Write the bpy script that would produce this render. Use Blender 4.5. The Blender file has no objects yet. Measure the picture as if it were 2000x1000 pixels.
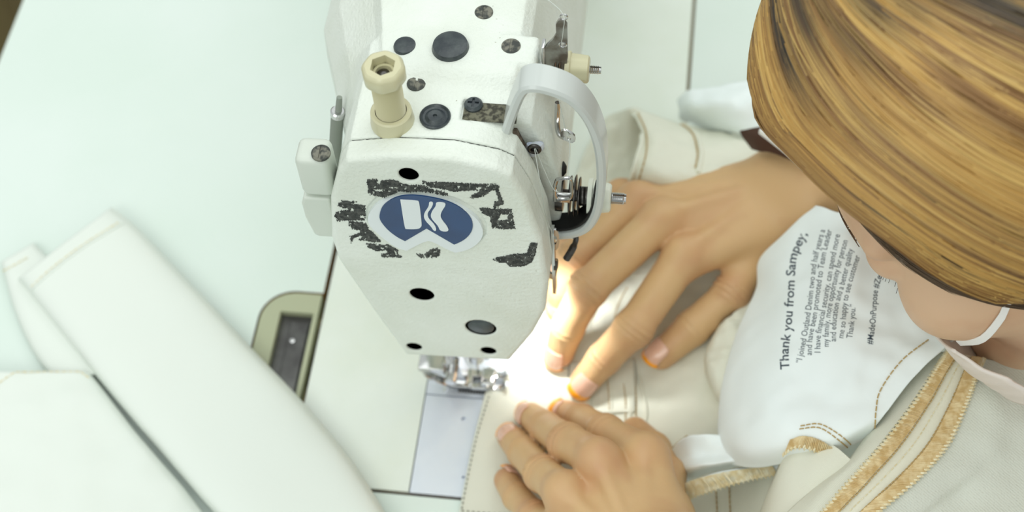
import bpy, bmesh, math, random
import numpy as np
from mathutils import Vector, Matrix, noise
from mathutils.bvhtree import BVHTree

random.seed(7); rng = np.random.default_rng(7)
scn = bpy.context.scene
col = scn.collection
S = 0.001                                   # everything below is written in millimetres

# ------------------------------------------------------------------ camera
PITCH, YAW, ROLL, FPX = math.radians(56.76), math.radians(-10.79), math.radians(-4.79), 2920.0
cp, sp = math.cos(PITCH), math.sin(PITCH)
FW = np.array([math.sin(YAW)*cp, math.cos(YAW)*cp, -sp])
_r = np.array([math.cos(YAW), -math.sin(YAW), 0.0]); _u = np.cross(_r, FW)
RX = math.cos(ROLL)*_r + math.sin(ROLL)*_u
UP = -math.sin(ROLL)*_r + math.cos(ROLL)*_u
def ray(px, py): return FW + RX*(px-1000)/FPX + UP*(500-py)/FPX
CAM = -750.0*ray(928, 752)
cd = bpy.data.cameras.new('camera'); cam = bpy.data.objects.new('camera', cd); col.objects.link(cam)
cam.matrix_world = Matrix(((RX[0], UP[0], -FW[0], CAM[0]*S), (RX[1], UP[1], -FW[1], CAM[1]*S), (RX[2], UP[2], -FW[2], CAM[2]*S), (0, 0, 0, 1)))
cd.sensor_width = 36; cd.lens = FPX/2000*36; cd.clip_start = 0.02; cd.clip_end = 50
cd.dof.use_dof = True; cd.dof.focus_distance = 0.585; cd.dof.aperture_fstop = 7.5
scn.camera = cam

# ------------------------------------------------------------------ light
w = bpy.data.worlds.new('room_light'); scn.world = w; w.use_nodes = True
nt = w.node_tree; nt.nodes.clear()
wo = nt.nodes.new('ShaderNodeOutputWorld'); bg = nt.nodes.new('ShaderNodeBackground')
tc = nt.nodes.new('ShaderNodeTexCoord'); sx = nt.nodes.new('ShaderNodeSeparateXYZ'); cr = nt.nodes.new('ShaderNodeValToRGB')
mp = nt.nodes.new('ShaderNodeMapRange'); mp.inputs[1].default_value = -1; mp.inputs[2].default_value = 1
nt.links.new(tc.outputs['Generated'], sx.inputs[0]); nt.links.new(sx.outputs[2], mp.inputs[0]); nt.links.new(mp.outputs[0], cr.inputs[0])
cr.color_ramp.elements[0].position = 0.35; cr.color_ramp.elements[0].color = (.16, .18, .16, 1)
cr.color_ramp.elements[1].position = 0.8; cr.color_ramp.elements[1].color = (.94, 1.0, .965, 1)
e = cr.color_ramp.elements.new(0.52); e.color = (.74, .785, .755, 1)
nt.links.new(cr.outputs[0], bg.inputs[0]); bg.inputs[1].default_value = 0.80
nt.links.new(bg.outputs[0], wo.inputs[0])

def area(name, loc, target, size, sizey, power, color=(1, 1, 1)):
    l = bpy.data.lights.new(name, 'AREA'); l.shape = 'RECTANGLE'; l.size = size; l.size_y = sizey; l.energy = power; l.color = color
    o = bpy.data.objects.new(name, l); col.objects.link(o); o.location = loc
    o.rotation_euler = (Vector(target)-Vector(loc)).to_track_quat('-Z', 'Y').to_euler()
    return o
area('ceiling_and_fill_light', (-0.15, 0.25, 2.1), (0, 0.15, 0), 2.2, 1.4, 11.5, (.96, 1.0, .98))
area('ceiling_and_fill_light', (-0.5, -1.2, 1.5), (0.05, 0, 0.1), 1.2, 0.6, 7, (.95, 1.0, .96))
area('ceiling_and_fill_light', (1.1, 1.3, 2.0), (0.15, 0.2, 0), 1.4, 1.0, 8, (.96, 1.0, .98))  # unseen fill light, added to brighten the table on the right
scn.view_settings.view_transform = 'Standard'; scn.view_settings.look = 'None'
scn.view_settings.exposure = 0.0; scn.view_settings.gamma = 1.0
scn.view_settings.use_curve_mapping = False

# ------------------------------------------------------------------ helpers
def on(px, py, ax, val):
    d = ray(px, py); return CAM + d*((val-CAM[ax])/d[ax])
def P(px, py, z): return on(px, py, 2, z)
def lin(c):
    return tuple((x/12.92 if x <= .04045 else ((x+.055)/1.055)**2.4) for x in c)
def rgb(r, g, b): return lin((r/255, g/255, b/255)) + (1,)

def mat(name, c, rough=.5, metal=0, bump=0, bscale=200, c2=None, cscale=20, cmix=(.4, .65), sss=0, sssr=(1, .4, .2), spec=.5, coat=0, detail=3, weave=0, attr=None, dist=.0004):
    m = bpy.data.materials.new(name); m.use_nodes = True; n = m.node_tree; b = n.nodes['Principled BSDF']
    b.inputs['Base Color'].default_value = c; b.inputs['Roughness'].default_value = rough; b.inputs['Metallic'].default_value = metal
    b.inputs['Specular IOR Level'].default_value = spec; b.inputs['Coat Weight'].default_value = coat
    if sss:
        b.inputs['Subsurface Weight'].default_value = sss; b.inputs['Subsurface Radius'].default_value = sssr; b.inputs['Subsurface Scale'].default_value = .004
    t = n.nodes.new('ShaderNodeTexCoord')
    if c2 is not None:
        nz = n.nodes.new('ShaderNodeTexNoise'); nz.inputs['Scale'].default_value = cscale; nz.inputs['Detail'].default_value = 5
        n.links.new(t.outputs['Object'], nz.inputs['Vector'])
        r = n.nodes.new('ShaderNodeValToRGB'); r.color_ramp.elements[0].position = cmix[0]; r.color_ramp.elements[1].position = cmix[1]
        r.color_ramp.elements[0].color = c; r.color_ramp.elements[1].color = c2
        n.links.new(nz.outputs['Fac'], r.inputs[0]); n.links.new(r.outputs[0], b.inputs['Base Color'])
    if attr:
        a = n.nodes.new('ShaderNodeVertexColor'); a.layer_name = attr; n.links.new(a.outputs[0], b.inputs['Base Color'])
    last = None
    if bump:
        nz = n.nodes.new('ShaderNodeTexNoise'); nz.inputs['Scale'].default_value = bscale; nz.inputs['Detail'].default_value = detail
        n.links.new(t.outputs['Object'], nz.inputs['Vector'])
        bp = n.nodes.new('ShaderNodeBump'); bp.inputs['Strength'].default_value = bump; bp.inputs['Distance'].default_value = dist
        n.links.new(nz.outputs['Fac'], bp.inputs['Height']); n.links.new(bp.outputs[0], b.inputs['Normal']); last = bp
    if weave:
        uv = n.nodes.new('ShaderNodeTexCoord')
        wv = n.nodes.new('ShaderNodeTexWave'); wv.inputs['Scale'].default_value = weave; wv.bands_direction = 'DIAGONAL'
        wv.inputs['Distortion'].default_value = 1.2; wv.inputs['Detail'].default_value = 1
        n.links.new(uv.outputs['Object'], wv.inputs['Vector'])
        bp = n.nodes.new('ShaderNodeBump'); bp.inputs['Strength'].default_value = .22; bp.inputs['Distance'].default_value = .0003
        n.links.new(wv.outputs['Fac'], bp.inputs['Height'])
        if last: n.links.new(last.outputs[0], bp.inputs['Normal'])
        n.links.new(bp.outputs[0], b.inputs['Normal'])
    return m

def specks(m, c, fine=900, coarse=45, t0=.66, t1=.5):
    n = m.node_tree; b = n.nodes['Principled BSDF']; src = b.inputs['Base Color'].links[0].from_socket; t = n.nodes.new('ShaderNodeTexCoord')
    outs = []
    for sc, th, ww in ((fine, t0, .04), (coarse, t1, .1)):
        z = n.nodes.new('ShaderNodeTexNoise'); z.inputs['Scale'].default_value = sc; z.inputs['Detail'].default_value = 2; n.links.new(t.outputs['Object'], z.inputs['Vector'])
        r = n.nodes.new('ShaderNodeMapRange'); r.inputs[1].default_value = th; r.inputs[2].default_value = th+ww; n.links.new(z.outputs['Fac'], r.inputs[0]); outs.append(r)
    mu = n.nodes.new('ShaderNodeMath'); mu.operation = 'MULTIPLY'; n.links.new(outs[0].outputs[0], mu.inputs[0]); n.links.new(outs[1].outputs[0], mu.inputs[1])
    mx = n.nodes.new('ShaderNodeMix'); mx.data_type = 'RGBA'; n.links.new(mu.outputs[0], mx.inputs[0]); n.links.new(src, mx.inputs[6]); mx.inputs[7].default_value = c
    n.links.new(mx.outputs[2], b.inputs['Base Color'])
M = {}
M['paint'] = mat('cream_machine_paint', rgb(232, 237, 229), .42, bump=.8, bscale=650, c2=rgb(223, 228, 217), cscale=30, dist=.0005)
specks(M['paint'], rgb(150, 146, 128), t0=.7, t1=.56)
M['table'] = mat('table_laminate', rgb(224, 234, 228), .55, c2=rgb(219, 231, 223), cscale=9)
M['bed'] = mat('bed_enamel', rgb(232, 238, 230), .4, bump=.08, bscale=300, c2=rgb(226, 233, 221), cscale=18)
M['steel'] = mat('brushed_steel_plate', rgb(226, 231, 240), .42, .45, c2=rgb(218, 224, 236), cscale=40)
M['chrome'] = mat('chrome', rgb(205, 205, 205), .14, 1)
M['darksteel'] = mat('dark_steel', rgb(90, 88, 86), .3, .9, c2=rgb(60, 52, 46), cscale=120)
M['midsteel'] = mat('worn_plated_steel', rgb(168, 168, 164), .28, .9, c2=rgb(120, 112, 104), cscale=150)
M['rust'] = mat('oily_disc_steel', rgb(104, 84, 66), .35, .8)
M['plug'] = mat('black_rubber_plug', rgb(42, 50, 56), .33, spec=.6, bump=.3, bscale=900, c2=rgb(62, 70, 72), cscale=260)
M['dusty'] = mat('dusty_screw_steel', rgb(68, 71, 68), .75, .1, bump=.7, bscale=700, c2=rgb(130, 128, 116), cscale=330, cmix=(.45, .6))
M['sleeve_grey'] = mat('grey_rubber', rgb(142, 148, 138), .6)
M['black'] = mat('matte_black', rgb(14, 14, 14), .6)
M['bore'] = mat('bore_iron', rgb(84, 72, 62), .8, c2=rgb(128, 112, 98), cscale=400)
M['grime_shade'] = mat('oily_grime_and_shade', rgb(120, 118, 100), .8, c2=rgb(64, 62, 52), cscale=500, cmix=(.42, .58))
M['dcream'] = mat('cream_plastic', rgb(208, 203, 168), .38, coat=.2)
M['guard'] = mat('grey_plastic_guard', rgb(200, 205, 202), .3, coat=.3)
M['white_plastic'] = mat('pale_plastic', rgb(226, 230, 216), .4)
M['lever'] = mat('pale_grey_plastic', rgb(212, 218, 208), .35)
M['badge'] = mat('badge_white', rgb(226, 232, 234), .3, coat=.4)
M['blue'] = mat('badge_blue_enamel', rgb(14, 60, 112), .3, coat=.2, c2=rgb(12, 50, 98), cscale=60)
M['residue'] = mat('black_glue_residue', rgb(44, 47, 46), .75, bump=.9, bscale=900, c2=rgb(84, 86, 82), cscale=700)
M['wood'] = mat('wood_edge', rgb(150, 112, 62), .6, c2=rgb(110, 78, 40), cscale=60)
M['floor'] = mat('floor_tile', rgb(120, 108, 74), .5, c2=rgb(104, 92, 62), cscale=6)
M['hinge'] = mat('olive_plastic_tray', rgb(176, 180, 150), .5)
M['pan'] = mat('dark_metal_pan', rgb(112, 112, 110), .35, .5, c2=rgb(78, 76, 76), cscale=50)
M['cloth'] = mat('cream_denim', rgb(229, 229, 214), .9, bump=.25, bscale=700, weave=700, spec=.2)
M['cloth_white'] = mat('white_denim', rgb(228, 233, 226), .9, bump=.2, bscale=500, spec=.2)
M['pocket'] = mat('white_pocket_lining', rgb(242, 249, 249), .9, bump=.12, bscale=800, spec=.2)
M['twill'] = mat('cream_twill', rgb(216, 219, 208), .92, bump=.7, bscale=900, weave=420, spec=.15)
M['tape'] = mat('woven_tape', rgb(232, 230, 212), .9, bump=.4, bscale=900, weave=1500, spec=.2)
M['patch'] = mat('grey_cream_cotton', rgb(222, 222, 208), .9, bump=.2, bscale=900, spec=.2)
M['gold'] = mat('gold_thread', rgb(204, 174, 120), .6, c2=rgb(228, 208, 164), cscale=300, spec=.4)
M['palegold'] = mat('pale_thread', rgb(228, 212, 168), .6, c2=rgb(240, 234, 208), cscale=400, spec=.4)
M['stitch'] = mat('tan_stitching', rgb(186, 158, 104), .7)
M['greystitch'] = mat('grey_stitching', rgb(120, 122, 110), .7)
M['thread'] = mat('white_thread', rgb(206, 212, 206), .5)
M['ink'] = mat('print_ink', rgb(66, 78, 90), .8)
M['skin'] = mat('skin', rgb(216, 184, 138), .5, attr='tone', bump=.5, bscale=330, sss=.08, detail=6, dist=.0003)
M['nail'] = mat('fingernail', rgb(226, 182, 158), .25, coat=.4)
M['polish'] = mat('orange_nail_polish', rgb(250, 166, 6), .3, coat=.4)
M['hairbase'] = mat('hair_underlayer', rgb(132, 98, 50), .6, bump=.5, bscale=300)
M['hair'] = mat('hair_strands', rgb(200, 160, 80), .42, attr='strand', spec=.4)
M['brow'] = mat('dark_lashes', rgb(40, 34, 32), .6)
M['browhair'] = mat('eyebrow_hair', rgb(96, 70, 48), .6)
M['mask'] = mat('pink_white_face_mask', rgb(238, 228, 220), .85, bump=.3, bscale=500, sss=.1, sssr=(1, .9, .8))
M['strap'] = mat('white_elastic_strap', rgb(244, 244, 242), .7)
M['brown'] = mat('dark_brown_cloth', rgb(70, 42, 26), .85)
M['shirt'] = mat('white_shirt', rgb(236, 238, 236), .9)
M['trousers'] = mat('charcoal_cloth', rgb(60, 60, 66), .9)
M['led'] = mat('led_lens', rgb(255, 255, 255), .3)
_b = M['led'].node_tree.nodes['Principled BSDF']; _b.inputs['Emission Color'].default_value = (1, 1, 1, 1); _b.inputs['Emission Strength'].default_value = 20

def link(name, me, m=None, parent=None, smooth=True):
    o = bpy.data.objects.new(name, me); col.objects.link(o)
    if m is not None and not me.materials: me.materials.append(M[m] if isinstance(m, str) else m)
    if smooth: me.polygons.foreach_set('use_smooth', [True]*len(me.polygons))
    if parent is not None:
        o.parent = parent
        o.matrix_parent_inverse = Matrix.Translation(-parent_world(parent))
    return o
def parent_world(p):
    # meshes sit at the world origin (their own parent inverse cancels), Empties at their location
    return Vector(p.location) if p.type == 'EMPTY' else Vector((0, 0, 0))
def thing(name, label, cat, loc=(0, 0, 0), group=None):
    o = bpy.data.objects.new(name, None); col.objects.link(o); o.location = Vector(loc)*S; o.empty_display_size = .02
    o['label'] = label; o['category'] = cat
    if group: o['group'] = group
    return o
def from_arrays(name, V, Fc, m, parent=None, smooth=True):
    me = bpy.data.meshes.new(name); me.from_pydata((np.asarray(V)*S).tolist(), [], [tuple(int(i) for i in f) for f in Fc]); me.update()
    return link(name, me, m, parent, smooth)
def nrm(v):
    v = np.asarray(v, float); return v/(np.linalg.norm(v)+1e-12)
def frame(d):
    d = nrm(d); a = np.array([0, 0, 1.]) if abs(d[2]) < .9 else np.array([1., 0, 0])
    x = nrm(np.cross(a, d)); y = np.cross(d, x); return x, y

class MB:
    def __init__(s): s.v = []; s.f = []
    def add(s, V, Fc):
        n = len(s.v); s.v += [tuple(map(float, q)) for q in V]; s.f += [tuple(int(i)+n for i in f) for f in Fc]
    def box(s, lo, hi, bev=0):
        bm = bmesh.new(); bmesh.ops.create_cube(bm, size=1)
        lo = np.array(lo, float); hi = np.array(hi, float)
        for v in bm.verts: v.co = Vector(((lo+hi)/2+np.array(v.co)*(hi-lo)))
        if bev: bmesh.ops.bevel(bm, geom=bm.edges[:], offset=bev, segments=3, affect='EDGES', profile=.5)
        bm.verts.index_update(); s.add([v.co[:] for v in bm.verts], [[v.index for v in f.verts] for f in bm.faces]); bm.free(); return s
    def lathe(s, c, axis, prof, seg=40, lobes=0, lobe=0, flat=None):
        # prof = list of (height along the axis, radius)
        c = np.array(c, float); x, y = frame(axis); d = nrm(axis); V = []; Fc = []
        for h, r in prof:
            for k in range(seg):
                a = 2*math.pi*k/seg; rr = r
                if lobes: rr = r*(1+lobe*math.cos(lobes*a))
                if flat and r > 1: 
                    q = (a % (2*math.pi/flat))-math.pi/flat; rr = r*math.cos(math.pi/flat)/math.cos(q)
                V.append(c+d*h+(x*math.cos(a)+y*math.sin(a))*rr)
        n = len(prof)
        for i in range(n-1):
            for k in range(seg):
                Fc.append((i*seg+k, i*seg+(k+1) % seg, (i+1)*seg+(k+1) % seg, (i+1)*seg+k))
        if prof[0][1] > 0: Fc.append(tuple(reversed(range(seg))))
        if prof[-1][1] > 0: Fc.append(tuple(range((n-1)*seg, n*seg)))
        s.add(V, Fc); return s
    def cyl(s, a, b, r, r2=None, seg=28, bev=0):
        a = np.array(a, float); b = np.array(b, float); L = np.linalg.norm(b-a); r2 = r if r2 is None else r2
        if bev: return s.lathe(a, b-a, [(0, r-bev), (bev, r), (L-bev, r2), (L, r2-bev)], seg)
        return s.lathe(a, b-a, [(0, r), (L, r2)], seg)
    def tube(s, pts, r, seg=8, closed=False, caps=True):
        pts = np.asarray(pts, float); n = len(pts); V = []; Fc = []
        rr = np.full(n, r) if np.isscalar(r) else np.asarray(r)
        T = np.roll(pts, -1, 0)-np.roll(pts, 1, 0) if closed else np.gradient(pts, axis=0)
        x, y = frame(T[0])
        for i in range(n):
            d = nrm(T[i]); x = nrm(x-d*np.dot(x, d)); y = np.cross(d, x)
            for k in range(seg):
                a = 2*math.pi*k/seg; V.append(pts[i]+(x*math.cos(a)+y*math.sin(a))*rr[i])
        m = n if closed else n-1
        for i in range(m):
            j = (i+1) % n
            for k in range(seg): Fc.append((i*seg+k, i*seg+(k+1) % seg, j*seg+(k+1) % seg, j*seg+k))
        if caps and not closed: Fc.append(tuple(reversed(range(seg)))); Fc.append(tuple(range((n-1)*seg, n*seg)))
        s.add(V, Fc); return s
    def ribbon(s, pts, wdir, w, t, bev=.6):
        # rectangular bar swept along pts; wdir = fixed width direction
        pts = np.asarray(pts, float); n = len(pts); V = []; Fc = []; W = nrm(wdir); T = np.gradient(pts, axis=0)
        prof = []
        for (sx_, sy_) in ((1, 1), (-1, 1), (-1, -1), (1, -1)):
            for q in ((0, 1), (.3, .7), (1, 0)) if sx_*sy_ > 0 else ((1, 0), (.3, .7), (0, 1)):
                prof.append((sx_*(w/2-bev+bev*(1-q[0]) if False else w/2-bev*q[0]), sy_*(t/2-bev*q[1])))
        k = len(prof)
        for i in range(n):
            N = nrm(np.cross(T[i], W))
            for a, b in prof: V.append(pts[i]+W*a+N*b)
        for i in range(n-1):
            for j in range(k): Fc.append((i*k+j, i*k+(j+1) % k, (i+1)*k+(j+1) % k, (i+1)*k+j))
        Fc.append(tuple(reversed(range(k)))); Fc.append(tuple(range((n-1)*k, n*k)))
        s.add(V, Fc); return s
    def prism(s, poly, o, ex, ey, ez, h):
        # polygon (a, b) in the plane o + a*ex + b*ey, extruded h along ez
        o, ex, ey, ez = [np.array(q, float) for q in (o, ex, ey, ez)]; n = len(poly)
        V = [o+ex*a+ey*b for a, b in poly]+[o+ex*a+ey*b+ez*h for a, b in poly]
        s.add(V, [tuple(reversed(range(n))), tuple(range(n, 2*n))]+[(i, (i+1) % n, n+(i+1) % n, n+i) for i in range(n)]); return s
    def make(s, name, m, parent=None, smooth=False, auto=35):
        me = bpy.data.meshes.new(name); me.from_pydata([(a*S, b*S, c*S) for a, b, c in s.v], [], s.f); me.update()
        bm = bmesh.new(); bm.from_mesh(me); bmesh.ops.recalc_face_normals(bm, faces=bm.faces)
        if auto:
            for e in bm.edges:
                e.smooth = not (len(e.link_faces) == 2 and e.calc_face_angle(0) > math.radians(auto))
        bm.to_mesh(me); bm.free()
        return link(name, me, m, parent, True)

def catmull(P_, n):
    P_ = np.asarray(P_, float); k = len(P_)
    if k == 2: t = np.linspace(0, 1, n)[:, None]; t = t.reshape((n,)+(1,)*(P_.ndim-1)); return P_[0]*(1-t)+P_[1]*t
    E_ = np.concatenate([[2*P_[0]-P_[1]], P_, [2*P_[-1]-P_[-2]]]); out = []
    for u in np.linspace(0, k-1, n):
        i = min(int(u), k-2); t = u-i; a, b, c, d = E_[i], E_[i+1], E_[i+2], E_[i+3]
        out.append(.5*((2*b)+(-a+c)*t+(2*a-5*b+4*c-d)*t*t+(-a+3*b-3*c+d)*t**3))
    return np.array(out)
def smooth_path(pts, n=40): return catmull(np.array(pts, float), n)

BV = {}
def bvh_of(o):
    me = o.data; mw = o.matrix_world
    return BVHTree.FromPolygons([Vector(v.co)/S for v in me.vertices], [tuple(p.vertices) for p in me.polygons])
def cast(bv, px, py, off=.3):
    d = Vector(nrm(ray(px, py))); h, n, i, t = bv.ray_cast(Vector(CAM), d)
    if h is None: 
        return None
    n = np.array(n); n = n if np.dot(n, np.array(d)) < 0 else -n
    return np.array(h)+n*off, n
def drape(bvs, pts, n, off=.3):
    out = []
    for q in smooth_path(pts, n):
        best = None
        for bv in bvs:
            r = cast(bv, q[0], q[1], off)
            if r is not None and (best is None or np.dot(r[0]-CAM, FW) < np.dot(best[0]-CAM, FW)): best = r
        out.append(best)
    return out

# ---- signed distance modelling
def surf_nets(f, lo, hi, h):
    lo = np.array(lo, float); hi = np.array(hi, float); nb = np.ceil((hi-lo)/(h*8)).astype(int); n = nb*8+1
    g = [lo[i]+h*np.arange(n[i]) for i in range(3)]
    bc = np.stack(np.meshgrid(*[lo[i]+h*8*(np.arange(nb[i])+.5) for i in range(3)], indexing='ij'), -1).reshape(-1, 3)
    db = f(bc).reshape(nb); act = np.abs(db) < h*8*.87*1.5+3
    val = np.repeat(np.repeat(np.repeat(np.where(db > 0, 1e3, -1e3), 8, 0), 8, 1), 8, 2)
    val = np.pad(val, ((0, 1),)*3, mode='edge').astype(np.float32)
    mk = np.zeros(tuple(n), bool)
    m8 = np.repeat(np.repeat(np.repeat(act, 8, 0), 8, 1), 8, 2)
    for a in (0, 1):
        for b in (0, 1):
            for c in (0, 1): mk[a:a+m8.shape[0], b:b+m8.shape[1], c:c+m8.shape[2]] |= m8
    idx = np.argwhere(mk)
    for k in range(0, len(idx), 400000):
        q = idx[k:k+400000]; pts = lo+h*q
        val[q[:, 0], q[:, 1], q[:, 2]] = f(pts)
    s = val < 0
    cs = [s[a:n[0]-1+a, b:n[1]-1+b, c:n[2]-1+c] for a in (0, 1) for b in (0, 1) for c in (0, 1)]
    tot = sum(x.astype(np.int8) for x in cs); cell = (tot > 0) & (tot < 8)
    ci = np.argwhere(cell); num = -np.ones(cell.shape, np.int64); num[cell] = np.arange(len(ci))
    acc = np.zeros((len(ci), 3)); cnt = np.zeros(len(ci))
    corner = [(a, b, c) for a in (0, 1) for b in (0, 1) for c in (0, 1)]
    for i, A in enumerate(corner):
        for B in corner[i+1:]:
            if sum(abs(A[k]-B[k]) for k in range(3)) != 1: continue
            va = val[ci[:, 0]+A[0], ci[:, 1]+A[1], ci[:, 2]+A[2]]; vb = val[ci[:, 0]+B[0], ci[:, 1]+B[1], ci[:, 2]+B[2]]
            x = (va < 0) != (vb < 0); t = np.where(x, va/np.where(x, va-vb, 1), 0)
            p = np.array(A)+t[:, None]*(np.array(B)-np.array(A)); acc[x] += p[x]; cnt[x] += 1
    V = lo+h*(ci+acc/np.maximum(cnt, 1)[:, None]); F_ = []
    for ax in range(3):
        sl = [slice(None)]*3; s0 = list(sl); s1 = list(sl); s0[ax] = slice(0, -1); s1[ax] = slice(1, None)
        a = s[tuple(s0)]; b = s[tuple(s1)]; e = np.argwhere(a != b)
        u, v = [(1, 2), (2, 0), (0, 1)][ax]
        ok = (e[:, u] > 0) & (e[:, v] > 0) & (e[:, u] < n[u]-1) & (e[:, v] < n[v]-1); e = e[ok]
        def cellno(du, dv):
            q = e.copy(); q[:, u] += du; q[:, v] += dv; return num[q[:, 0], q[:, 1], q[:, 2]]
        quad = np.stack([cellno(-1, -1), cellno(0, -1), cellno(0, 0), cellno(-1, 0)], 1)
        inside = a[e[:, 0], e[:, 1], e[:, 2]]
        quad[~inside] = quad[~inside][:, ::-1]; F_.append(quad)
    F_ = np.concatenate(F_); F_ = F_[(F_ >= 0).all(1)]
    for it in range(2):
        d = f(V); e = h*.3; G = np.stack([f(V+np.eye(3)[k]*e)-f(V-np.eye(3)[k]*e) for k in range(3)], 1)/(2*e)
        gl = (G*G).sum(1); st = -(d/np.maximum(gl, .15))[:, None]*G; L = np.linalg.norm(st, axis=1)
        st *= np.minimum(1, h*.6/np.maximum(L, 1e-9))[:, None]; V = V+st*.9
    return V, F_
def fast_mesh(name, V, F_, m, parent=None):
    me = bpy.data.meshes.new(name); V = np.asarray(V, np.float32)*S; F_ = np.asarray(F_, np.int32)
    me.vertices.add(len(V)); me.vertices.foreach_set('co', V.ravel())
    me.loops.add(F_.size); me.loops.foreach_set('vertex_index', F_.ravel())
    me.polygons.add(len(F_)); me.polygons.foreach_set('loop_start', np.arange(0, F_.size, 4, dtype=np.int32))
    me.polygons.foreach_set('loop_total', np.full(len(F_), 4, np.int32)); me.update(calc_edges=True); me.validate()
    return link(name, me, m, parent)
def smin(a, b, k):
    h = np.clip(.5+.5*(b-a)/k, 0, 1); return b*(1-h)+a*h-k*h*(1-h)
def smax(a, b, k): return -smin(-a, -b, k)
def cap(p, a, b, r1, r2=None):
    a = np.asarray(a, float); b = np.asarray(b, float); r2 = r1 if r2 is None else r2
    ab = b-a; t = np.clip(((p-a)@ab)/max(ab@ab, 1e-9), 0, 1)
    return np.linalg.norm(p-a-t[:, None]*ab, axis=1)-(r1+(r2-r1)*t)
def ell(p, c, r, R=None):
    q = p-np.asarray(c, float)
    if R is not None: q = q@R.T
    r = np.asarray(r, float); k0 = np.linalg.norm(q/r, axis=1); k1 = np.linalg.norm(q/(r*r), axis=1)
    return k0*(k0-1)/np.maximum(k1, 1e-9)
def rbox(p, c, hsz, r):
    q = np.abs(p-np.asarray(c, float))-np.asarray(hsz, float)+r
    return np.linalg.norm(np.maximum(q, 0), axis=1)+np.minimum(q.max(1), 0)-r
def poly2(x, y, pts):
    d = np.full(x.shape, 1e18); s = np.ones(x.shape); n = len(pts)
    for i in range(n):
        ax_, ay = pts[i]; bx_, by = pts[(i+1) % n]; ex, ey = bx_-ax_, by-ay; wx, wy = x-ax_, y-ay
        t = np.clip((wx*ex+wy*ey)/max(ex*ex+ey*ey, 1e-9), 0, 1); d = np.minimum(d, (wx-ex*t)**2+(wy-ey*t)**2)
        c = ((y >= ay) != (y >= by)) & (((wx*ey-wy*ex) < 0) == (ey > 0))
        s = np.where(c, -s, s)
    return s*np.sqrt(d)
def extr(d2, y, y0, y1, r):
    wy = np.abs(y-(y0+y1)/2)-(y1-y0)/2; a = d2+r; b = wy+r
    return np.minimum(np.maximum(a, b), 0)+np.sqrt(np.maximum(a, 0)**2+np.maximum(b, 0)**2)-r
def cyl(p, c, axis, r, h0, h1):
    q = p-np.asarray(c, float); a = nrm(axis); t = q@a; rad = np.linalg.norm(q-t[:, None]*a, axis=1)-r
    return np.maximum(rad, np.maximum(h0-t, t-h1))

# ------------------------------------------------------------------ setting
#PART setting
me_t = MB(); me_t.box((-306, -520, -28), (240, 340, 0))
tb = thing('sewing_table', 'pale greenish-white laminate table top under the sewing machine and garments', 'table', (0, 0, -750))
def boolean(o, cutter):
    md = o.modifiers.new('b', 'BOOLEAN'); md.object = cutter; md.operation = 'DIFFERENCE'; md.solver = 'EXACT'
    dg = bpy.context.evaluated_depsgraph_get(); dg.update(); ev = o.evaluated_get(dg)
    nm = bpy.data.meshes.new_from_object(ev); o.modifiers.clear(); o.data = nm; bpy.data.objects.remove(cutter)
    bm = bmesh.new(); bm.from_mesh(nm)
    for e in bm.edges: e.smooth = not (len(e.link_faces) == 2 and e.calc_face_angle(0) > .5)
    for f_ in bm.faces: f_.smooth = len(f_.verts) <= 4 and f_.calc_area() < 3e-5
    bm.to_mesh(nm); bm.free()
# table top as one mesh with the cut-out for the bed
T_ = MB()
xs = (-309, -118, -87, 97, 238); ys = (-520, -63.5, 47, 352, 420)
top = me_t = MB(); top.box((-309, -520, -28), (238, 420, 0))
tt = top.make('table_top', 'table', tb)
c1 = MB().box((-86.6, -62.6, -60), (96.6, 352, 20)).make('cutter', 'black')
boolean(tt, c1)
# tray recess beside the bed
pl = []
for cx, cy, a0 in ((-100, 29, 90), (-100, 29, 180)):
    pass
trayo = [(-84, 46.5), (-100, 46.5)]+[(-100-18*math.sin(a), 28.5+18*math.cos(a)) for a in np.linspace(.15, math.pi/2, 8)]+[(-118, -58), (-84, -58)]
c2 = MB().prism(trayo, (0, 0, -60), (1, 0, 0), (0, 1, 0), (0, 0, 1), 80).make('cutter', 'black')
boolean(tt, c2)
tt.data.materials.append(M['wood'])
for p in tt.data.polygons:
    if abs(p.normal.z) < .5: p.material_index = 1
for (x, y) in ((-280, -490), (210, -490), (-280, 390), (210, 390)):
    MB().box((x-18, y-18, -750), (x+18, y+18, -28), 2).make('leg', 'darksteel', tb)
fl = MB().box((-2500, -2500, -760), (2500, 3000, -750)).make('floor', 'floor'); fl['kind'] = 'structure'
bk = MB().box((-1500, 520, -750), (-520, 900, -200), 4).make('trim_1', 'floor'); bk['kind'] = 'structure'

# hinge tray, set in the table top
tray = thing('hinge_tray', 'olive plastic tray with dark metal pan, left of the machine bed', 'tray', (-100, 0, -6))
ti = [(a if a > -90 else a+.8, b-(.8 if b > 0 else -.8)) for a, b in trayo]
ti = [(-87.2, 45.6), (-100, 45.6)]+[(-100-17*math.sin(a), 28.5+17*math.cos(a)) for a in np.linspace(.15, math.pi/2, 8)]+[(-117, -57), (-87.2, -57)]
tray_frame = MB().prism(ti, (0, 0, -7), (1, 0, 0), (0, 1, 0), (0, 0, 1), 6.6).make('tray_frame', 'hinge', tray)
cc = MB().box((-107, -54, -5), (-89.5, 34, 20)).make('cutter', 'black'); boolean(tray_frame, cc)
pan = MB().box((-107, -54, -5.5), (-89.6, 34, -4.2), .4)
pan.box((-101, -54, -4.4), (-91, 30, -2.6), .8)
pan.make('metal_pan', 'pan', tray)
for (x, y) in ((-98, 18), (-96, -14)): MB().lathe((x, y, -2.7), (0, 0, 1), [(0, 1.5), (.5, 1.3), (.7, 0)], 16).make('rivet', 'chrome', tray)

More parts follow.
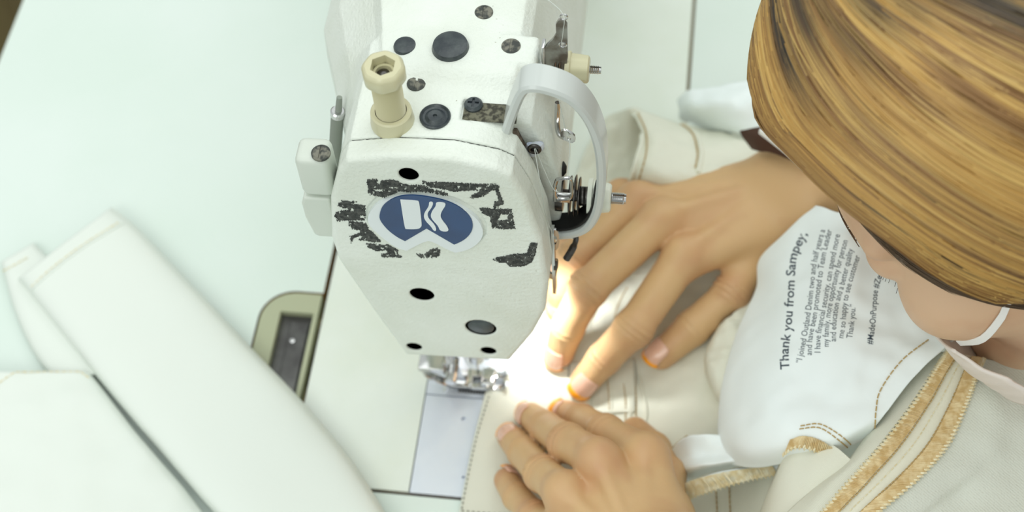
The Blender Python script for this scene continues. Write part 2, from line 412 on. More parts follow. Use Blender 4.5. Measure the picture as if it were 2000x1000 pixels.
# ------------------------------------------------------------------ sewing machine
#PART machine
sm = thing('sewing_machine', 'cream industrial sewing machine with a blue badge and arched grey lever guard', 'sewing machine', (0, 0, 0))
bedpoly = [(-84, -58), (-81.5, -60.6), (92, -60.6), (94.6, -58), (94.6, 350), (-84, 350)]
bed = MB().prism(bedpoly, (0, 0, -42), (1, 0, 0), (0, 1, 0), (0, 0, 1), 42).make('bed', 'bed', sm)
plate_l, plate_r, pf, pb = -24.0, 22.0, -60.9, -7.4
ncut = [(plate_l-.5, pf-2), (plate_l-.5, 10)]+[(plate_l-.5+12-12*math.cos(a), 10+16*math.sin(a)) for a in np.linspace(.1, math.pi/2, 8)]+[(plate_r+.5, 26), (plate_r+.5, pf-2)]
cc = MB().prism(ncut, (0, 0, -2.6), (1, 0, 0), (0, 1, 0), (0, 0, 1), 10).make('cutter', 'black'); boolean(bed, cc)
bed.data.materials.append(M['bed'])
MB().box((plate_l-.4, pf+.6, -2.7), (plate_r+.4, 24, -2.3)).make('plate_recess', 'black', sm)
sl = MB().box((plate_l+.1, pf, -2.3), (plate_r, pb-.25, .15), .3).make('slide_plate', 'steel', sm)
for (px, py, r) in ((905, 818, 1.1), (905, 932, .8)):
    q = P(px, py, 0.15); cc = MB().cyl((q[0], q[1], -2), (q[0], q[1], 5), r).make('cutter', 'black'); boolean(sl, cc)
npoly = [(plate_l+.1, pb+.25), (plate_l+.1, 10)]+[(plate_l+.1+12-12*math.cos(a), 10+15.5*math.sin(a)) for a in np.linspace(.1, math.pi/2, 8)]+[(plate_r, 25.5), (plate_r, pb+.25)]
npl = MB().prism(npoly, (0, 0, -2.3), (1, 0, 0), (0, 1, 0), (0, 0, 1), 2.5).make('needle_plate', 'steel', sm)
fd = MB()
for y in (-4.2, 0, 4.2):
    for k in range(12): fd.box((-8+k*1.4, y-.8, .1), (-7.1+k*1.4, y+.8, .8+.1*(k % 2)))
fd.make('feed_dog', 'darksteel', sm)

HS = [(-37, 203), (-33, 210.5), (-15, 214.6), (8, 215.4), (25, 211.5), (30.5, 208), (36, 193), (41, 168), (43, 140), (41, 116), (35, 95), (23.5, 68), (-25, 65.5), (-34.5, 102), (-44.5, 145), (-45.4, 160), (-42.5, 185)]
WS = [(10, 214), (26, 212), (35, 207), (41, 193), (45, 175), (46, 150), (43, 128), (20, 125)]
AS = [(-38, 208), (-34, 214.5), (-15, 217), (8, 217.6), (27, 216.5), (31, 212), (38, 180), (44, 145), (44, 126), (36, 120), (-50, 120), (-60, 132), (-64, 160), (-63, 176), (-54, 192)]
def face_y(z): return np.where(z > 148, -24+(z-148)*.07, -24+(148-z)*.02)
CR = lambda px, py: on(px, py, 2, 217)
screws_top = [(945, 24), (998, 90), (813, 163), (925, 206)]
def sdf_body(p):
    x, y, z = p[:, 0], p[:, 1], p[:, 2]
    d = extr(poly2(x, z, HS), y, -9.55, 40, .8)
    d = smin(d, extr(poly2(x, z, WS), y, 5.6, 40, 1.5), 1.5)
    fl = np.clip((y-18)/52, 0, 1.08); xa = np.where(x < 0, x*(64/(45+19*fl)), x)
    a = extr(poly2(xa, z, AS)+1.5, y, 20, 400, 5)-1.5
    d = smin(d, a*.9, 5)
    # raised shoulder block on the right of the top
    b = rbox(p, (27, 34.5, 208), (8, 8, 9.5), 2.4); d = smin(d, b, 2.0)
    pil = rbox(p, (5, 350, 105), (58, 50, 112), 12); d = smin(d, pil, 14)
    # slot of the take-up lever on the right side
    d = smax(d, -rbox(p, (44, 2.6, 170), (16, 2.9, 52), .6), .5)
    # hollow behind lower front
    d = smax(d, -rbox(p, (0, 30, 88), (34, 32, 20), 4), 2)
    # dusty recess with the screw
    d = smax(d, -rbox(p, (20, 5.2, 217), (11.5, 5.0, 3.6), .6), .6)
    return d
V, F_ = surf_nets(sdf_body, (-72, -14, 60), (62, 152, 226), 1.05)
# front part kept separate only in resolution; the arm behind continues it
V2, F2 = surf_nets(sdf_body, (-72, 140, -8), (72, 412, 226), 2.0)
k1 = (V[F_][:, :, 1].max(1) < 148.5); k2 = (V2[F2][:, :, 1].min(1) > 146.0)
V2 = V2.copy()
_hc = np.mean(HS, 0)
MB().prism([tuple(_hc+(np.array(q)-_hc)*.985) for q in HS], (0, -10.25, 0), (1, 0, 0), (0, 0, 1), (0, 1, 0), 1.4).make('face_gasket', 'black', sm)
MB().prism([(24, 205), (29.5, 205), (34, 190), (38.5, 168), (40.5, 142), (39, 122), (24, 122)], (0, .1, 0), (1, 0, 0), (0, 0, 1), (0, 1, 0), 5.2).make('lever_slot_shade', 'bore', sm)  # dark fill plate painting the shade inside the lever slot
body = fast_mesh('arm_casting', np.concatenate([V, V2]), np.concatenate([F_[k1], F2[k2]+len(V)]), 'paint', sm)

def sdf_face(p):
    x, y, z = p[:, 0], p[:, 1], p[:, 2]
    fy = face_y(z); d2 = poly2(x, z, [(a*1.0, b) for a, b in HS])
    wy0 = fy-y; wy1 = y+10.2; r = 2.6
    a = d2+r; b = wy0+r
    fr = np.minimum(np.maximum(a, b), 0)+np.sqrt(np.maximum(a, 0)**2+np.maximum(b, 0)**2)-r
    d = np.maximum(fr, wy1)
    for (px, py, rad) in ((798, 342, 3.9), (824, 576, 5.3), (939, 641, 6.9), (809, 678, 3.6), (954, 686, 3.6)):
        c = hole_c[(px, py)]
        d = smax(d, -cyl(p, c, (0, 1, 0), rad, -8, 8.5), .5)
    # shallow seat under the badge
    sd = poly2(x, z, badge_seat)
    raised = extr(sd-1.6, y, -23.6, -19, .5)
    d = smin(d, np.maximum(raised, -(z-150)), .8) if False else d
    d = smax(d, -np.maximum(np.maximum(sd-1.1, -1.4-(y-fy)), (y-fy)-.7), .35)
    return d*.95
def on_face(px, py, off=0):
    q = on(px, py, 1, -24)
    for _ in range(6): q = on(px, py, 1, float(face_y(np.array([q[2]]))[0])-off)
    return q
hole_c = {k: on_face(*k) for k in ((798, 342), (824, 576), (939, 641), (809, 678), (954, 686))}
def c3(L, s=3.572, ox=580, oy=260): return [(x/s+ox, y/s+oy) for x, y in L]
B_outer = c3([(498, 570), (512, 520), (570, 460), (640, 435), (760, 413), (880, 413), (1000, 432), (1110, 470), (1200, 518), (1270, 575), (1303, 640), (1300, 700), (1250, 755), (1180, 790), (1110, 803), (1110, 803), (1050, 780), (945, 722), (900, 722), (770, 790), (770, 790), (700, 770), (620, 715), (545, 650), (510, 610)])
B_blue = c3([(575, 590), (580, 545), (600, 500), (650, 460), (720, 432), (800, 425), (900, 435), (1000, 455), (1080, 480), (1150, 520), (1200, 565), (1225, 610), (1228, 660), (1205, 705), (1160, 745), (1098, 772), (1098, 772), (905, 660), (905, 660), (755, 748), (755, 748), (700, 720), (640, 675), (600, 630)])
B_d = c3([(722, 460), (722, 460), (845, 465), (855, 480), (872, 630), (868, 650), (845, 665), (765, 665), (753, 660)])
B_w1 = c3([(922, 475), (948, 475), (951, 490), (937, 520), (910, 552), (918, 590), (950, 620), (970, 650), (973, 677), (955, 677), (935, 645), (900, 610), (885, 580), (890, 550), (915, 515), (922, 495)])
B_w2 = c3([(970, 475), (1035, 480), (1038, 500), (1010, 540), (1000, 575), (1020, 610), (1050, 645), (1062, 682), (1000, 680), (985, 640), (945, 600), (932, 570), (945, 535), (970, 505)])
def chaikin(L, keep=()):
    out = []; n = len(L)
    for i in range(n):
        a, b = np.array(L[i]), np.array(L[(i+1) % n]); out += [tuple(a*.75+b*.25), tuple(a*.25+b*.75)]
    return out
badge_seat = [(float(q[0]), float(q[2])) for q in (on_face(*p) for p in B_outer)]
V, F_ = surf_nets(sdf_face, (-50, -30, 60), (50, -8, 222), .62)
face = fast_mesh('face_plate', V, F_, 'paint', sm)
def plate(name, poly, m, parent, off0, off1, sm_=1):
    for _ in range(sm_): poly = chaikin(poly)
    F0 = [on_face(a, b, off0) for a, b in poly]; F1 = [q+np.array([0, off0-off1, 0]) for q in F0]
    mb = MB(); n = len(poly); mb.add(F0+F1, [tuple(range(n)), tuple(reversed(range(n, 2*n)))]+[(i, (i+1) % n, n+(i+1) % n, n+i) for i in range(n)])
    return mb.make(name, m, parent)
_bc = np.mean(B_outer, 0); B_shadow = [tuple(_bc+(np.array(q)-_bc)*np.array([1.018, 1.03])+np.array([.6, 1.2])) for q in B_outer]
badge = plate('badge', B_outer, 'badge', sm, -1.2, 1.0, 2)
plate('badge_shadow', B_shadow, 'grime_shade', sm, -1.35, -1.0, 2)  # larger dark plate painting the shadow outline around the badge
plate('badge_enamel', B_blue, 'blue', badge, .9, 1.35, 2)
for L in (B_d, B_w1, B_w2): plate('badge_lettering', L, 'badge', badge, 1.2, 1.6, 2)
# screws and plug inside the face plate holes
for k, r, m in (((798, 342), 3.9, 'bore'), ((824, 576), 5.2, 'bore'), ((809, 678), 3.5, 'bore'), ((954, 686), 3.5, 'bore'), ((939, 641), 6.8, 'plug')):
    c = hole_c[k]; dp = 1.5 if m != 'plug' else 1.1
    MB().lathe(c+np.array([0, .75, 0]), (0, 1, 0), [(0, r*1.02), (6, r*1.02), (6, r*.96), (0, r*.96), (0, r*1.02)], 32).make('hole_liner', 'bore', sm)
    pr_ = [(0, r), (.01, r)] if m == 'plug' else [(0, r*.98)]
    s_ = MB().lathe(c+np.array([0, dp, 0]), (0, -1, 0), [(-3, r*.98), (0, r*.97), (.5, r*.8), (.7, 0)] if m == 'plug' else [(-3, r*.96), (0, r*.95), (-.2, r*.35), (-.9, r*.3), (-.9, 0)], 28)
    s_.make('face_plug' if m == 'plug' else 'recessed_screw', m, sm)
# glue residue, traced patches with torn edges
def residue(poly, holes=(), amp=1.6, seed=0):
    xs_ = [a for a, b in poly]; ys_ = [b for a, b in poly]; st = 1.3; V_ = []; F__ = []; ids = {}
    gx = np.arange(min(xs_)-3, max(xs_)+3, st); gy = np.arange(min(ys_)-3, max(ys_)+3, st)
    X, Y = np.meshgrid(gx, gy, indexing='ij'); d = poly2(X.ravel(), Y.ravel(), poly).reshape(X.shape)
    for hh in holes: d = np.maximum(d, -poly2(X.ravel(), Y.ravel(), hh).reshape(X.shape))
    def vid(i, j):
        if (i, j) not in ids:
            q = on_face(gx[i], gy[j], .25+.12*noise.noise((gx[i]*.5, gy[j]*.5, seed)))
            ids[(i, j)] = len(V_); V_.append(q)
        return ids[(i, j)]
    for i in range(len(gx)-1):
        for j in range(len(gy)-1):
            nz = noise.noise((gx[i]*.16, gy[j]*.16, seed*3.1)); n2 = noise.noise((gx[i]*.45, gy[j]*.45, seed*1.7))
            if d[i, j]+amp*n2*1.5 < 0 and (nz+.55*n2 < .40 or d[i, j] < -60):
                F__.append((vid(i, j), vid(i, j+1), vid(i+1, j+1), vid(i+1, j)))
    o = from_arrays('glue_residue', V_, F__, 'residue', sm)
    md = o.modifiers.new('thick', 'SOLIDIFY'); md.thickness = .00045; md.offset = -1
    return o
c5 = lambda L: [(x/5+640, y/5+320) for x, y in L]
c6 = lambda L: [(x/4.545+840, y/4.545+320) for x, y in L]
residue(c5([(380, 155), (485, 150), (475, 190), (500, 205), (520, 160), (640, 155), (740, 200), (830, 210), (920, 205), (980, 230), (970, 275), (880, 268), (760, 272), (690, 265), (640, 292), (550, 328), (490, 315), (410, 298), (385, 270), (400, 240), (385, 215)]), [c5([(595, 225), (690, 228), (680, 240), (600, 242)]), c5([(440, 252), (530, 245), (535, 270), (480, 270)])], seed=1)
residue(c5([(918, 170), (1000, 180), (1100, 178), (1200, 185), (1200, 250), (1120, 245), (1010, 230), (930, 190)])+[], [], seed=2)
residue(c6([(120, 163), (230, 170), (400, 178), (590, 180), (612, 205), (600, 232), (540, 232), (480, 282), (400, 302), (358, 305), (360, 285), (445, 240), (385, 232), (200, 247), (140, 225)]), [c6([(395, 215), (440, 200), (455, 225), (420, 240)])], seed=3)
residue(c6([(575, 225), (602, 225), (645, 330), (650, 358), (605, 372), (590, 400), (560, 395), (570, 340), (608, 330)]), [], seed=4)
residue(c6([(-60, 222), (60, 232), (150, 258), (152, 278), (80, 274), (-20, 250)]), [], seed=5)
residue(c5([(60, 505), (80, 470), (190, 450), (200, 425), (140, 430), (95, 400), (125, 360), (275, 372), (230, 392), (360, 408), (362, 550), (200, 550), (90, 555)]), [], seed=6)
residue(c5([(200, 560), (370, 572), (400, 640), (450, 680), (515, 762), (430, 762), (350, 745), (290, 748), (340, 715), (310, 700), (240, 735), (225, 768), (213, 710), (310, 672), (320, 650), (240, 632), (205, 600)]), [], seed=7)
residue(c5([(375, 778), (500, 785), (600, 795), (688, 845), (680, 880), (640, 882), (720, 903), (700, 915), (530, 907), (522, 880), (590, 865), (560, 840), (480, 850), (390, 815)]), [c5([(520, 800), (580, 805), (575, 815), (525, 812)])], seed=8)
residue(c5([(860, 880), (940, 885), (1000, 838), (1060, 822), (1100, 840), (1090, 890), (1060, 914), (950, 912), (900, 915)]), [], seed=9)
residue(c6([(435, 395), (470, 388), (550, 400), (720, 403), (752, 574), (660, 577), (550, 570), (530, 500), (540, 470), (460, 440)]), [c6([(625, 445), (690, 450), (680, 500), (590, 505)])], seed=10)
residue(c6([(553, 850), (580, 833), (760, 798), (855, 795), (888, 698), (950, 703), (930, 800), (900, 872), (830, 907), (710, 914), (670, 880), (600, 872)]), [], amp=.6, seed=11)

# things in the top of the casting
def on_top(px, py, z0=217.2):
    r = bvb.ray_cast(Vector(CAM), Vector(nrm(ray(px, py)))); return np.array(r[0])
bvb = bvh_of(body)
def capplug(px, py, r, m='plug', dome=1.0, name='rubber_plug', rim=0.0):
    c = on_top(px, py); c = c-np.array([0, 0, .8])
    if rim: prof = [(0, r), (1.6, r), (2.0, r*.93), (1.2, r*.8), (1.1, r*.66), (1.9, r*.45), (1.8, r*.14), (1.1, r*.1), (1.1, 0)]
    else: prof = [(0, r), (.8, r), (.8+dome*.7, r*.92), (.8+dome*.95, r*.7), (.8+dome, r*.3), (.8+dome, 0)]
    return MB().lathe(c, (0, 0, 1), prof, 40).make(name, m, sm)
capplug(880, 93, 7.4, dome=2.8); capplug(791, 90, 4.6, dome=1.2)
capplug(850, 229, 6.0, rim=1)
_c = on_top(858, 215)
MB().tube([(on_top(850, 243)[0]+6.2*math.cos(t), _c[1]*.5+on_top(850, 243)[1]*.5+6.2*math.sin(t), 216.6) for t in np.linspace(0, 2*math.pi, 41)[:-1]], .35, 6, closed=True)
def screw(c, d, r, h, m='dusty', name='screw', slot=True, phil=False):
    c = np.array(c, float); x, y = frame(d); d = nrm(d); mb = MB().lathe(c, d, [(0, r), (h*.6, r), (h, r*.75), (h, 0)], 30)
    o = mb.make(name, m, sm)
    if slot:
        for q in ((x, y), (y, x)) if phil else ((x, y),):
            cu = MB().prism([(-r*1.1, -r*.13), (r*1.1, -r*.13), (r*1.1, r*.13), (-r*1.1, r*.13)] if not phil else [(-r*.6, -r*.14), (r*.6, -r*.14), (r*.6, r*.14), (-r*.6, r*.14)], c+d*h*.72, q[0], q[1], d, h*2).make('cutter', m)
            boolean(o, cu)
    return o
for (px, py, r) in ((945, 24, 3.7), (998, 90, 3.8), (813, 163, 3.7)): screw(on_top(px, py)-np.array([0, 0, .5]), (0, 0, 1), r, 1.1)
c = on_top(925, 207); screw(c-np.array([0, 0, .4]), (0, 0, 1), 3.6, 2.6, 'plug', phil=True)
# dust lying in the recess
rc = MB(); rc.box((9.2, .8, 213.35), (30, 9.6, 213.75)); rc.make('recess_grime', 'grime_shade', sm)

# presser adjusting screw (collar, threaded stem, knob)
ax_ = np.array([-17.2, -2.2, 0]); base = on_top(768, 238)[2]
adj = MB().lathe((ax_[0], ax_[1], base-1), (0, 0, 1), [(0, 8.4), (1.2, 8.5), (6.8, 7.9), (7.4, 7.3), (7.4, 6.1), (3, 6.0), (3, 0)], 48).make('adjuster_collar', 'dcream', sm)
prof = [(0, 5.4)]
z = 0
while z < 21: prof += [(z+.2, 5.8), (z+.6, 4.8)]; z += .85
prof += [(22, 5.3)]
st = MB().lathe((ax_[0], ax_[1], base+2.2), (0, 0, 1), prof, 36).make('adjuster_stem', 'dcream', sm)
kb = MB().lathe((ax_[0], ax_[1], base+24.5), (0, 0, 1), [(0, 6.4), (.8, 7.6), (1.6, 8.0), (6.2, 8.0), (7.4, 7.4), (8.0, 6.6), (8.0, 6.0)], 64, lobes=8, lobe=.022)
kb = kb.make('adjuster_knob', 'dcream', sm)
cu = MB().lathe((ax_[0], ax_[1], base+26.5), (0, 0, 1), [(0, 4.9), (10, 4.9)], 6).make('cutter', 'dcream'); boolean(kb, cu)
MB().lathe((ax_[0], ax_[1], base+25.4), (0, 0, 1), [(0, 4.2), (3.2, 4.2), (3.2, 3.2), (1.5, 3.0), (1.5, 0)], 30).make('knob_insert', 'dcream', kb)
MB().lathe((ax_[0]-.3, ax_[1], base+26.2), (0, 0, 1), [(0, 2.6), (1.6, 2.4), (2.6, 1.2), (2.8, 0)], 24).make('knob_screw', 'darksteel', kb)

# lever block at the left with its clamp screw
lv = MB()
up_ = [(-8, 0), (8, 0)]
a = on(596, 372, 1, -12); b = on(646, 285, 1, -12)
lv.box((-56.5, -14, 176), (-43, -1, 200), 3)
lv.make('lever_clamp', 'lever', sm)
lw = MB().prism([(-45.5, 174.6), (-56.6, 174.6), (-58, 170), (-58, 160), (-56.2, 148.5), (-54.6, 147), (-45.5, 147)], (0, -13.8, 0), (1, 0, 0), (0, 0, 1), (0, 1, 0), 12)
lo_ = lw.make('lever_grip', 'lever', sm)
bv_ = lo_.modifiers.new('bev', 'BEVEL'); bv_.width = .0014; bv_.segments = 3; bv_.limit_method = 'ANGLE'
c = on(627, 300, 2, 200.3); screw(c-np.array([0, 0, .3]), (0, 0, 1), 3.8, 1.8)
rod = smooth_path([on(663, 190, 1, 28), on(661, 222, 1, 26), on(657, 260, 1, 24), on(650, 330, 1, 22)], 14)
MB().tube([rod[0], rod[5]], [1.2, 1.6], 16).make('lifter_cable', 'sleeve_grey', sm)
MB().cyl(on(660, 216, 1, 26), on(659, 226, 1, 26), 3.1, bev=.6).make('cable_ferrule', 'chrome', sm)
MB().cyl(on(659, 226, 1, 26), on(652, 330, 1, 22), 2.7, bev=.3).make('cable_sleeve', 'sleeve_grey', sm)

# finger guard around the take-up lever
gp = smooth_path([(26, 4, 209.5), (28.5, 4.5, 219), (32.5, 5, 232), (36, 5, 236), (43, 5, 235.2), (51, 5, 230.5), (57, 5, 221), (61, 5, 207), (62.6, 5, 190), (62.2, 5, 172), (60.5, 5, 158), (56.5, 5, 147), (50, 5, 141.6), (41, 5, 139.5)], 70)
MB().ribbon(gp, (0, 1, 0), 12.5, 3.8, 1.0).make('lever_guard', 'guard', sm)
ln = smooth_path([(60.4, 5, 169), (58.6, 5, 158), (54.8, 5, 149.6), (49.6, 5, 144.6), (41.5, 5, 142.2)], 26)
MB().ribbon(ln, (0, 1, 0), 9.0, 1.4, .3).make('guard_lining', 'black', sm)

# take-up lever with eyelet
e0 = on(1045, 283, 1, 2.6)
tk = MB().tube(smooth_path([(34, 2.6, e0[2]-6), (36.5, 2.6, e0[2]-1), e0], 10), [2.6, 2.9, 3.2, 3.4, 3.6, 3.6, 3.6, 3.7, 3.7, 3.7], 14)
tko = tk.make('take_up_lever', 'steel', sm); 
for v in tko.data.vertices: v.co.y = 2.6*S+(v.co.y-2.6*S)*.45
ey = MB(); ey.tube([e0+np.array([2.1*math.cos(t), -2.1, 2.1*math.sin(t)]) for t in np.linspace(0, 2*math.pi, 25)[:-1]], .75, 8, closed=True); ey.make('eyelet', 'darksteel', tko)
MB().lathe(e0+np.array([0, -1.0, 0]), (0, -1, 0), [(0, 1.7), (.8, 1.7), (.8, 0)], 20).make('eyelet_hole', 'black', tko)

# upper pre-tension with its bracket
yT = 36.0; zT = 206.0
br = MB().prism([(37.5, 199), (36.5, 212), (38, 221.5), (41, 226), (42.3, 229), (42.3, 234.5), (43.4, 237), (45.4, 237), (46.6, 234.6), (46.6, 216), (45.6, 208), (43, 203), (41, 199)], (0, yT-3, 0), (1, 0, 0), (0, 0, 1), (0, 1, 0), 1.3).make('guide_bracket', 'midsteel', sm)
for (px, py) in ((1101, 33), (1099, 87)):
    q = on(px, py, 1, yT-3); cu = MB().cyl((q[0], yT-9, q[2]), (q[0], yT+4, q[2]), 1.25).make('cutter', 'black'); boolean(br, cu)
    MB().tube([(q[0]+1.45*math.cos(t), yT-3.1, q[2]+1.45*math.sin(t)) for t in np.linspace(0, 2*math.pi, 21)[:-1]], .32, 6, closed=True).make('bracket_eyelet', 'chrome', br)
MB().box((36.3, yT-4.2, 200), (37.8, yT+1, 222), .5).make('bracket_flange', 'chrome', br)
MB().cyl((31, yT, zT), (37, yT, zT), 2.2, bev=.4).make('tension_boss', 'chrome', sm)
MB().cyl((37, yT, zT), (41, yT, zT), 2.9, bev=.2).make('tension_bushing', 'lever', sm)
for x in (40.8, 42.4): MB().lathe((x, yT, zT), (1, 0, 0), [(0, 2), (.5, 6.6), (.9, 7.2), (1.1, 7.2), (1.2, 2)], 36).make('tension_disc', 'rust', sm)
MB().tube([(43.6+2.6*t/(6*math.pi), yT+3*math.cos(t), zT+3*math.sin(t)) for t in np.linspace(0, 6*math.pi, 70)], .45, 6).make('tension_spring', 'darksteel', sm)
MB().lathe((45.6, yT, zT), (1, 0, 0), [(0, 6.2), (1.4, 6.6), (1.7, 6.0), (8.6, 5.4), (9.2, 4.6), (9.2, 0)], 48, lobes=8, lobe=.025).make('tension_knob', 'dcream', sm)
MB().lathe((45.6, yT, zT), (1, 0, 0), [(-.3, 6.8), (1.4, 7.0), (1.8, 6.6)], 40).make('knob_flange', 'dcream', sm)
def threaded(a, b, r, name='threaded_stud', m='chrome'):
    L = np.linalg.norm(np.array(b)-np.array(a)); pr = []; z = 0
    while z < L-.8: pr += [(z+.1, r), (z+.4, r*.84)]; z += .7
    pr += [(L, r*.8)]; o = MB().lathe(a, np.array(b)-np.array(a), pr, 22).make(name, m, sm)
    d = nrm(np.array(b)-np.array(a)); cu = MB().box(np.array(a)+d*L*.1+np.array([0, -r*.16, -r*1.4]), np.array(b)+np.array([2, r*.16, r*1.4])).make('cutter', m)
    boolean(o, cu); return o
threaded((54.6, yT, zT), (59.4, yT, zT), 1.75)

# main tension below, seen through the guard
yU = 10.0; zU = 156.0
MB().cyl((41, yU, zU), (66, yU, zU), 2.4).make('tension_boss', 'darksteel', sm)
MB().lathe((43.0, yU, zU), (1, 0, 0), [(0, 5.0), (.2, 7.0), (3.2, 7.0), (3.2, 3)], 36).make('tension_body', 'darksteel', sm)
for x, r in ((48.2, 8.3), (50.2, 8.8), (51.9, 8.0)): MB().lathe((x, yU, zU), (1, 0, 0), [(0, 2), (.4, r*.9), (.8, r), (1.1, r), (1.2, 2)], 40).make('tension_disc', 'darksteel', sm)
MB().tube([(53.2+3.2*t/(8*math.pi), yU+3.6*math.cos(t), zU+3.6*math.sin(t)) for t in np.linspace(0, 8*math.pi, 90)], .6, 6).make('tension_spring', 'darksteel', sm)
MB().lathe((56.4, yU, zU), (1, 0, 0), [(0, 7.6), (1.8, 7.8), (2.2, 7.0), (9.0, 5.9), (9.6, 5.2), (9.6, 0)], 48, lobes=8, lobe=.02).make('tension_knob', 'white_plastic', sm)
threaded((66, yU, zU), (72.2, yU, zU), 2.6)
# square thread hoop
def loop_px(pts, y, r, name, m='chrome', n=40):
    L = [on(a, b, 1, y) for a, b in pts]; L = L+[L[0]]; q = smooth_path(L, n)[:-1]
    return MB().tube(q, r, 8, closed=True).make(name, m, sm)
loop_px([(1088, 350), (1112, 348), (1117, 362), (1114, 386), (1088, 386), (1084, 366)], 0, .75, 'thread_hoop')
MB().box((43, 1, 163), (50, 2.2, 169), .4).make('hoop_bracket', 'chrome', sm)
MB().tube(smooth_path([on(1100, 460, 1, 6), on(1123, 462, 1, 4), on(1124, 472, 1, 2), on(1116, 490, 1, -2), on(1106, 506, 1, -4)], 20), [1.2]*12+[1.6]*8, 10).make('thread_hook', 'darksteel', sm)
# face side guides
def guide(pts, hole, y, name, th=1.0):
    L = chaikin([(float(q[0]), float(q[2])) for q in (on(a, b, 1, y) for a, b in pts)])
    o = MB().prism(L, (0, y, 0), (1, 0, 0), (0, 0, 1), (0, 1, 0), th).make(name, 'chrome', sm)
    h = chaikin([(float(q[0]), float(q[2])) for q in (on(a, b, 1, y) for a, b in hole)])
    cu = MB().prism(h, (0, y-4, 0), (1, 0, 0), (0, 0, 1), (0, 1, 0), 9).make('cutter', 'chrome'); boolean(o, cu); return o
guide([(1072, 452), (1084, 448), (1092, 454), (1092, 482), (1084, 491), (1074, 488), (1070, 470)], [(1078, 464), (1085, 460), (1088, 466), (1087, 476), (1081, 479), (1077, 473)], -6, 'thread_guide')
guide([(1066, 508), (1080, 504), (1089, 512), (1088, 536), (1080, 547), (1070, 542)], [(1075, 518), (1081, 514), (1084, 522), (1082, 534), (1076, 536), (1073, 528)], -7, 'thread_guide')
gs = MB().prism([(-9, 108), (-8, 150), (-6, 154), (-4, 154), (-4.5, 108)], (42.6, 0, 0), (0, 1, 0), (0, 0, 1), (1, 0, 0), 1.3); gs.make('guide_mount', 'chrome', sm)
MB().lathe((43.4, -6.6, 128), (1, 0, 0), [(0, 2.6), (1.2, 2.6), (1.6, 1.8), (1.6, 0)], 24).make('guide_screw', 'darksteel', sm)
sp_ = smooth_path([on(1068, 540, 1, -6), on(1064, 575, 1, -6), on(1056, 600, 1, -6), on(1049, 618, 1, -6)], 12)
MB().ribbon(sp_, (0, 1, 0), 3.6, 1.4, .3).make('side_spring', 'darksteel', sm)
# guide plate with hole on the arm side
gs = MB().tube(smooth_path([on(1089, 200, 1, 20), on(1088, 240, 1, 18), on(1092, 262, 1, 16), on(1104, 270, 1, 14)], 16), 1.1, 8); gs.make('guide_arm', 'chrome', sm)
guide([(1092, 258), (1104, 254), (1122, 264), (1125, 275), (1116, 281), (1098, 272)], [(1107, 266), (1114, 266), (1116, 273), (1110, 275)], 14, 'thread_guide')
MB().lathe(on(1096, 330, 1, 16), (1, 0, 0), [(-3, 3.2), (1, 3.2), (2.2, 1.5), (2.2, 0)], 24).make('side_plug', 'black', sm)

# needle side
MB().cyl((-10, 2, 16), (-10, 2, 78), 3.6, bev=.3).make('presser_bar', 'chrome', sm)
MB().cyl((2, 2, 27), (2, 2, 78), 3.4, bev=.5).make('needle_bar', 'chrome', sm)
MB().cyl((2, 2, 24), (2, 2, 30), 3.9, bev=.5).make('needle_clamp', 'chrome', sm)
MB().cyl((2, 2, 26), (8.5, 2, 26), 1.3, bev=.2).make('needle_screw', 'chrome', sm)
MB().cyl((2, 2, 25), (2, 2, 3), .75, .35, seg=10).make('needle', 'chrome', sm)
fo = MB()
fo.box((-12, -4.2, 3.0), (11, -1.2, 4.6), .4); fo.box((-12, 2.6, 3.0), (11, 6.4, 4.6), .4); fo.box((-12, -4.2, 3.0), (-1, 6.4, 4.8), .4)
fo.ribbon(smooth_path([(10.5, -2.7, 3.8), (13.5, -2.7, 4.4), (15.8, -2.7, 6.6), (16.8, -2.7, 9.4)], 10), (0, 1, 0), 3.0, 1.4, .3)
fo.ribbon(smooth_path([(10.5, 4.4, 3.8), (13.5, 4.4, 4.4), (15.8, 4.4, 6.6), (16.8, 4.4, 9.4)], 10), (0, 1, 0), 3.6, 1.4, .3)
foot = fo.make('presser_foot', 'chrome', sm)
sh = MB().prism([(-13, 4.6), (-5, 4.6), (-3.5, 8), (-5, 14), (-6.2, 24), (-14, 24), (-14.6, 12)], (0, -2.4, 0), (1, 0, 0), (0, 0, 1), (0, 1, 0), 7.4).make('foot_shank', 'chrome', foot)
MB().box((3.6, -3.6, 4.8), (10.6, 5.8, 8.8), 1.0).make('foot_hinge', 'chrome', foot)
MB().cyl((7, -4.6, 7), (7, 6.8, 7), 1.1).make('hinge_pin', 'chrome', foot)
MB().cyl((-10, -2, 17), (-10, -9, 17), 3.0, bev=.5).make('foot_screw', 'chrome', foot)
fg = smooth_path([(-24, -4, 22), (-22, -5, 17), (-17, -5.5, 13.5), (-13, -5.5, 10), (-12.6, -5.2, 6), (-14.5, -5, 3.6)], 24)
MB().ribbon(fg, (0, 1, 0), 4.2, 1.6, .4).make('foot_arm', 'chrome', sm)
MB().box((-26, -6, 20), (-13, 6, 24), .8).make('guide_block', 'chrome', sm)
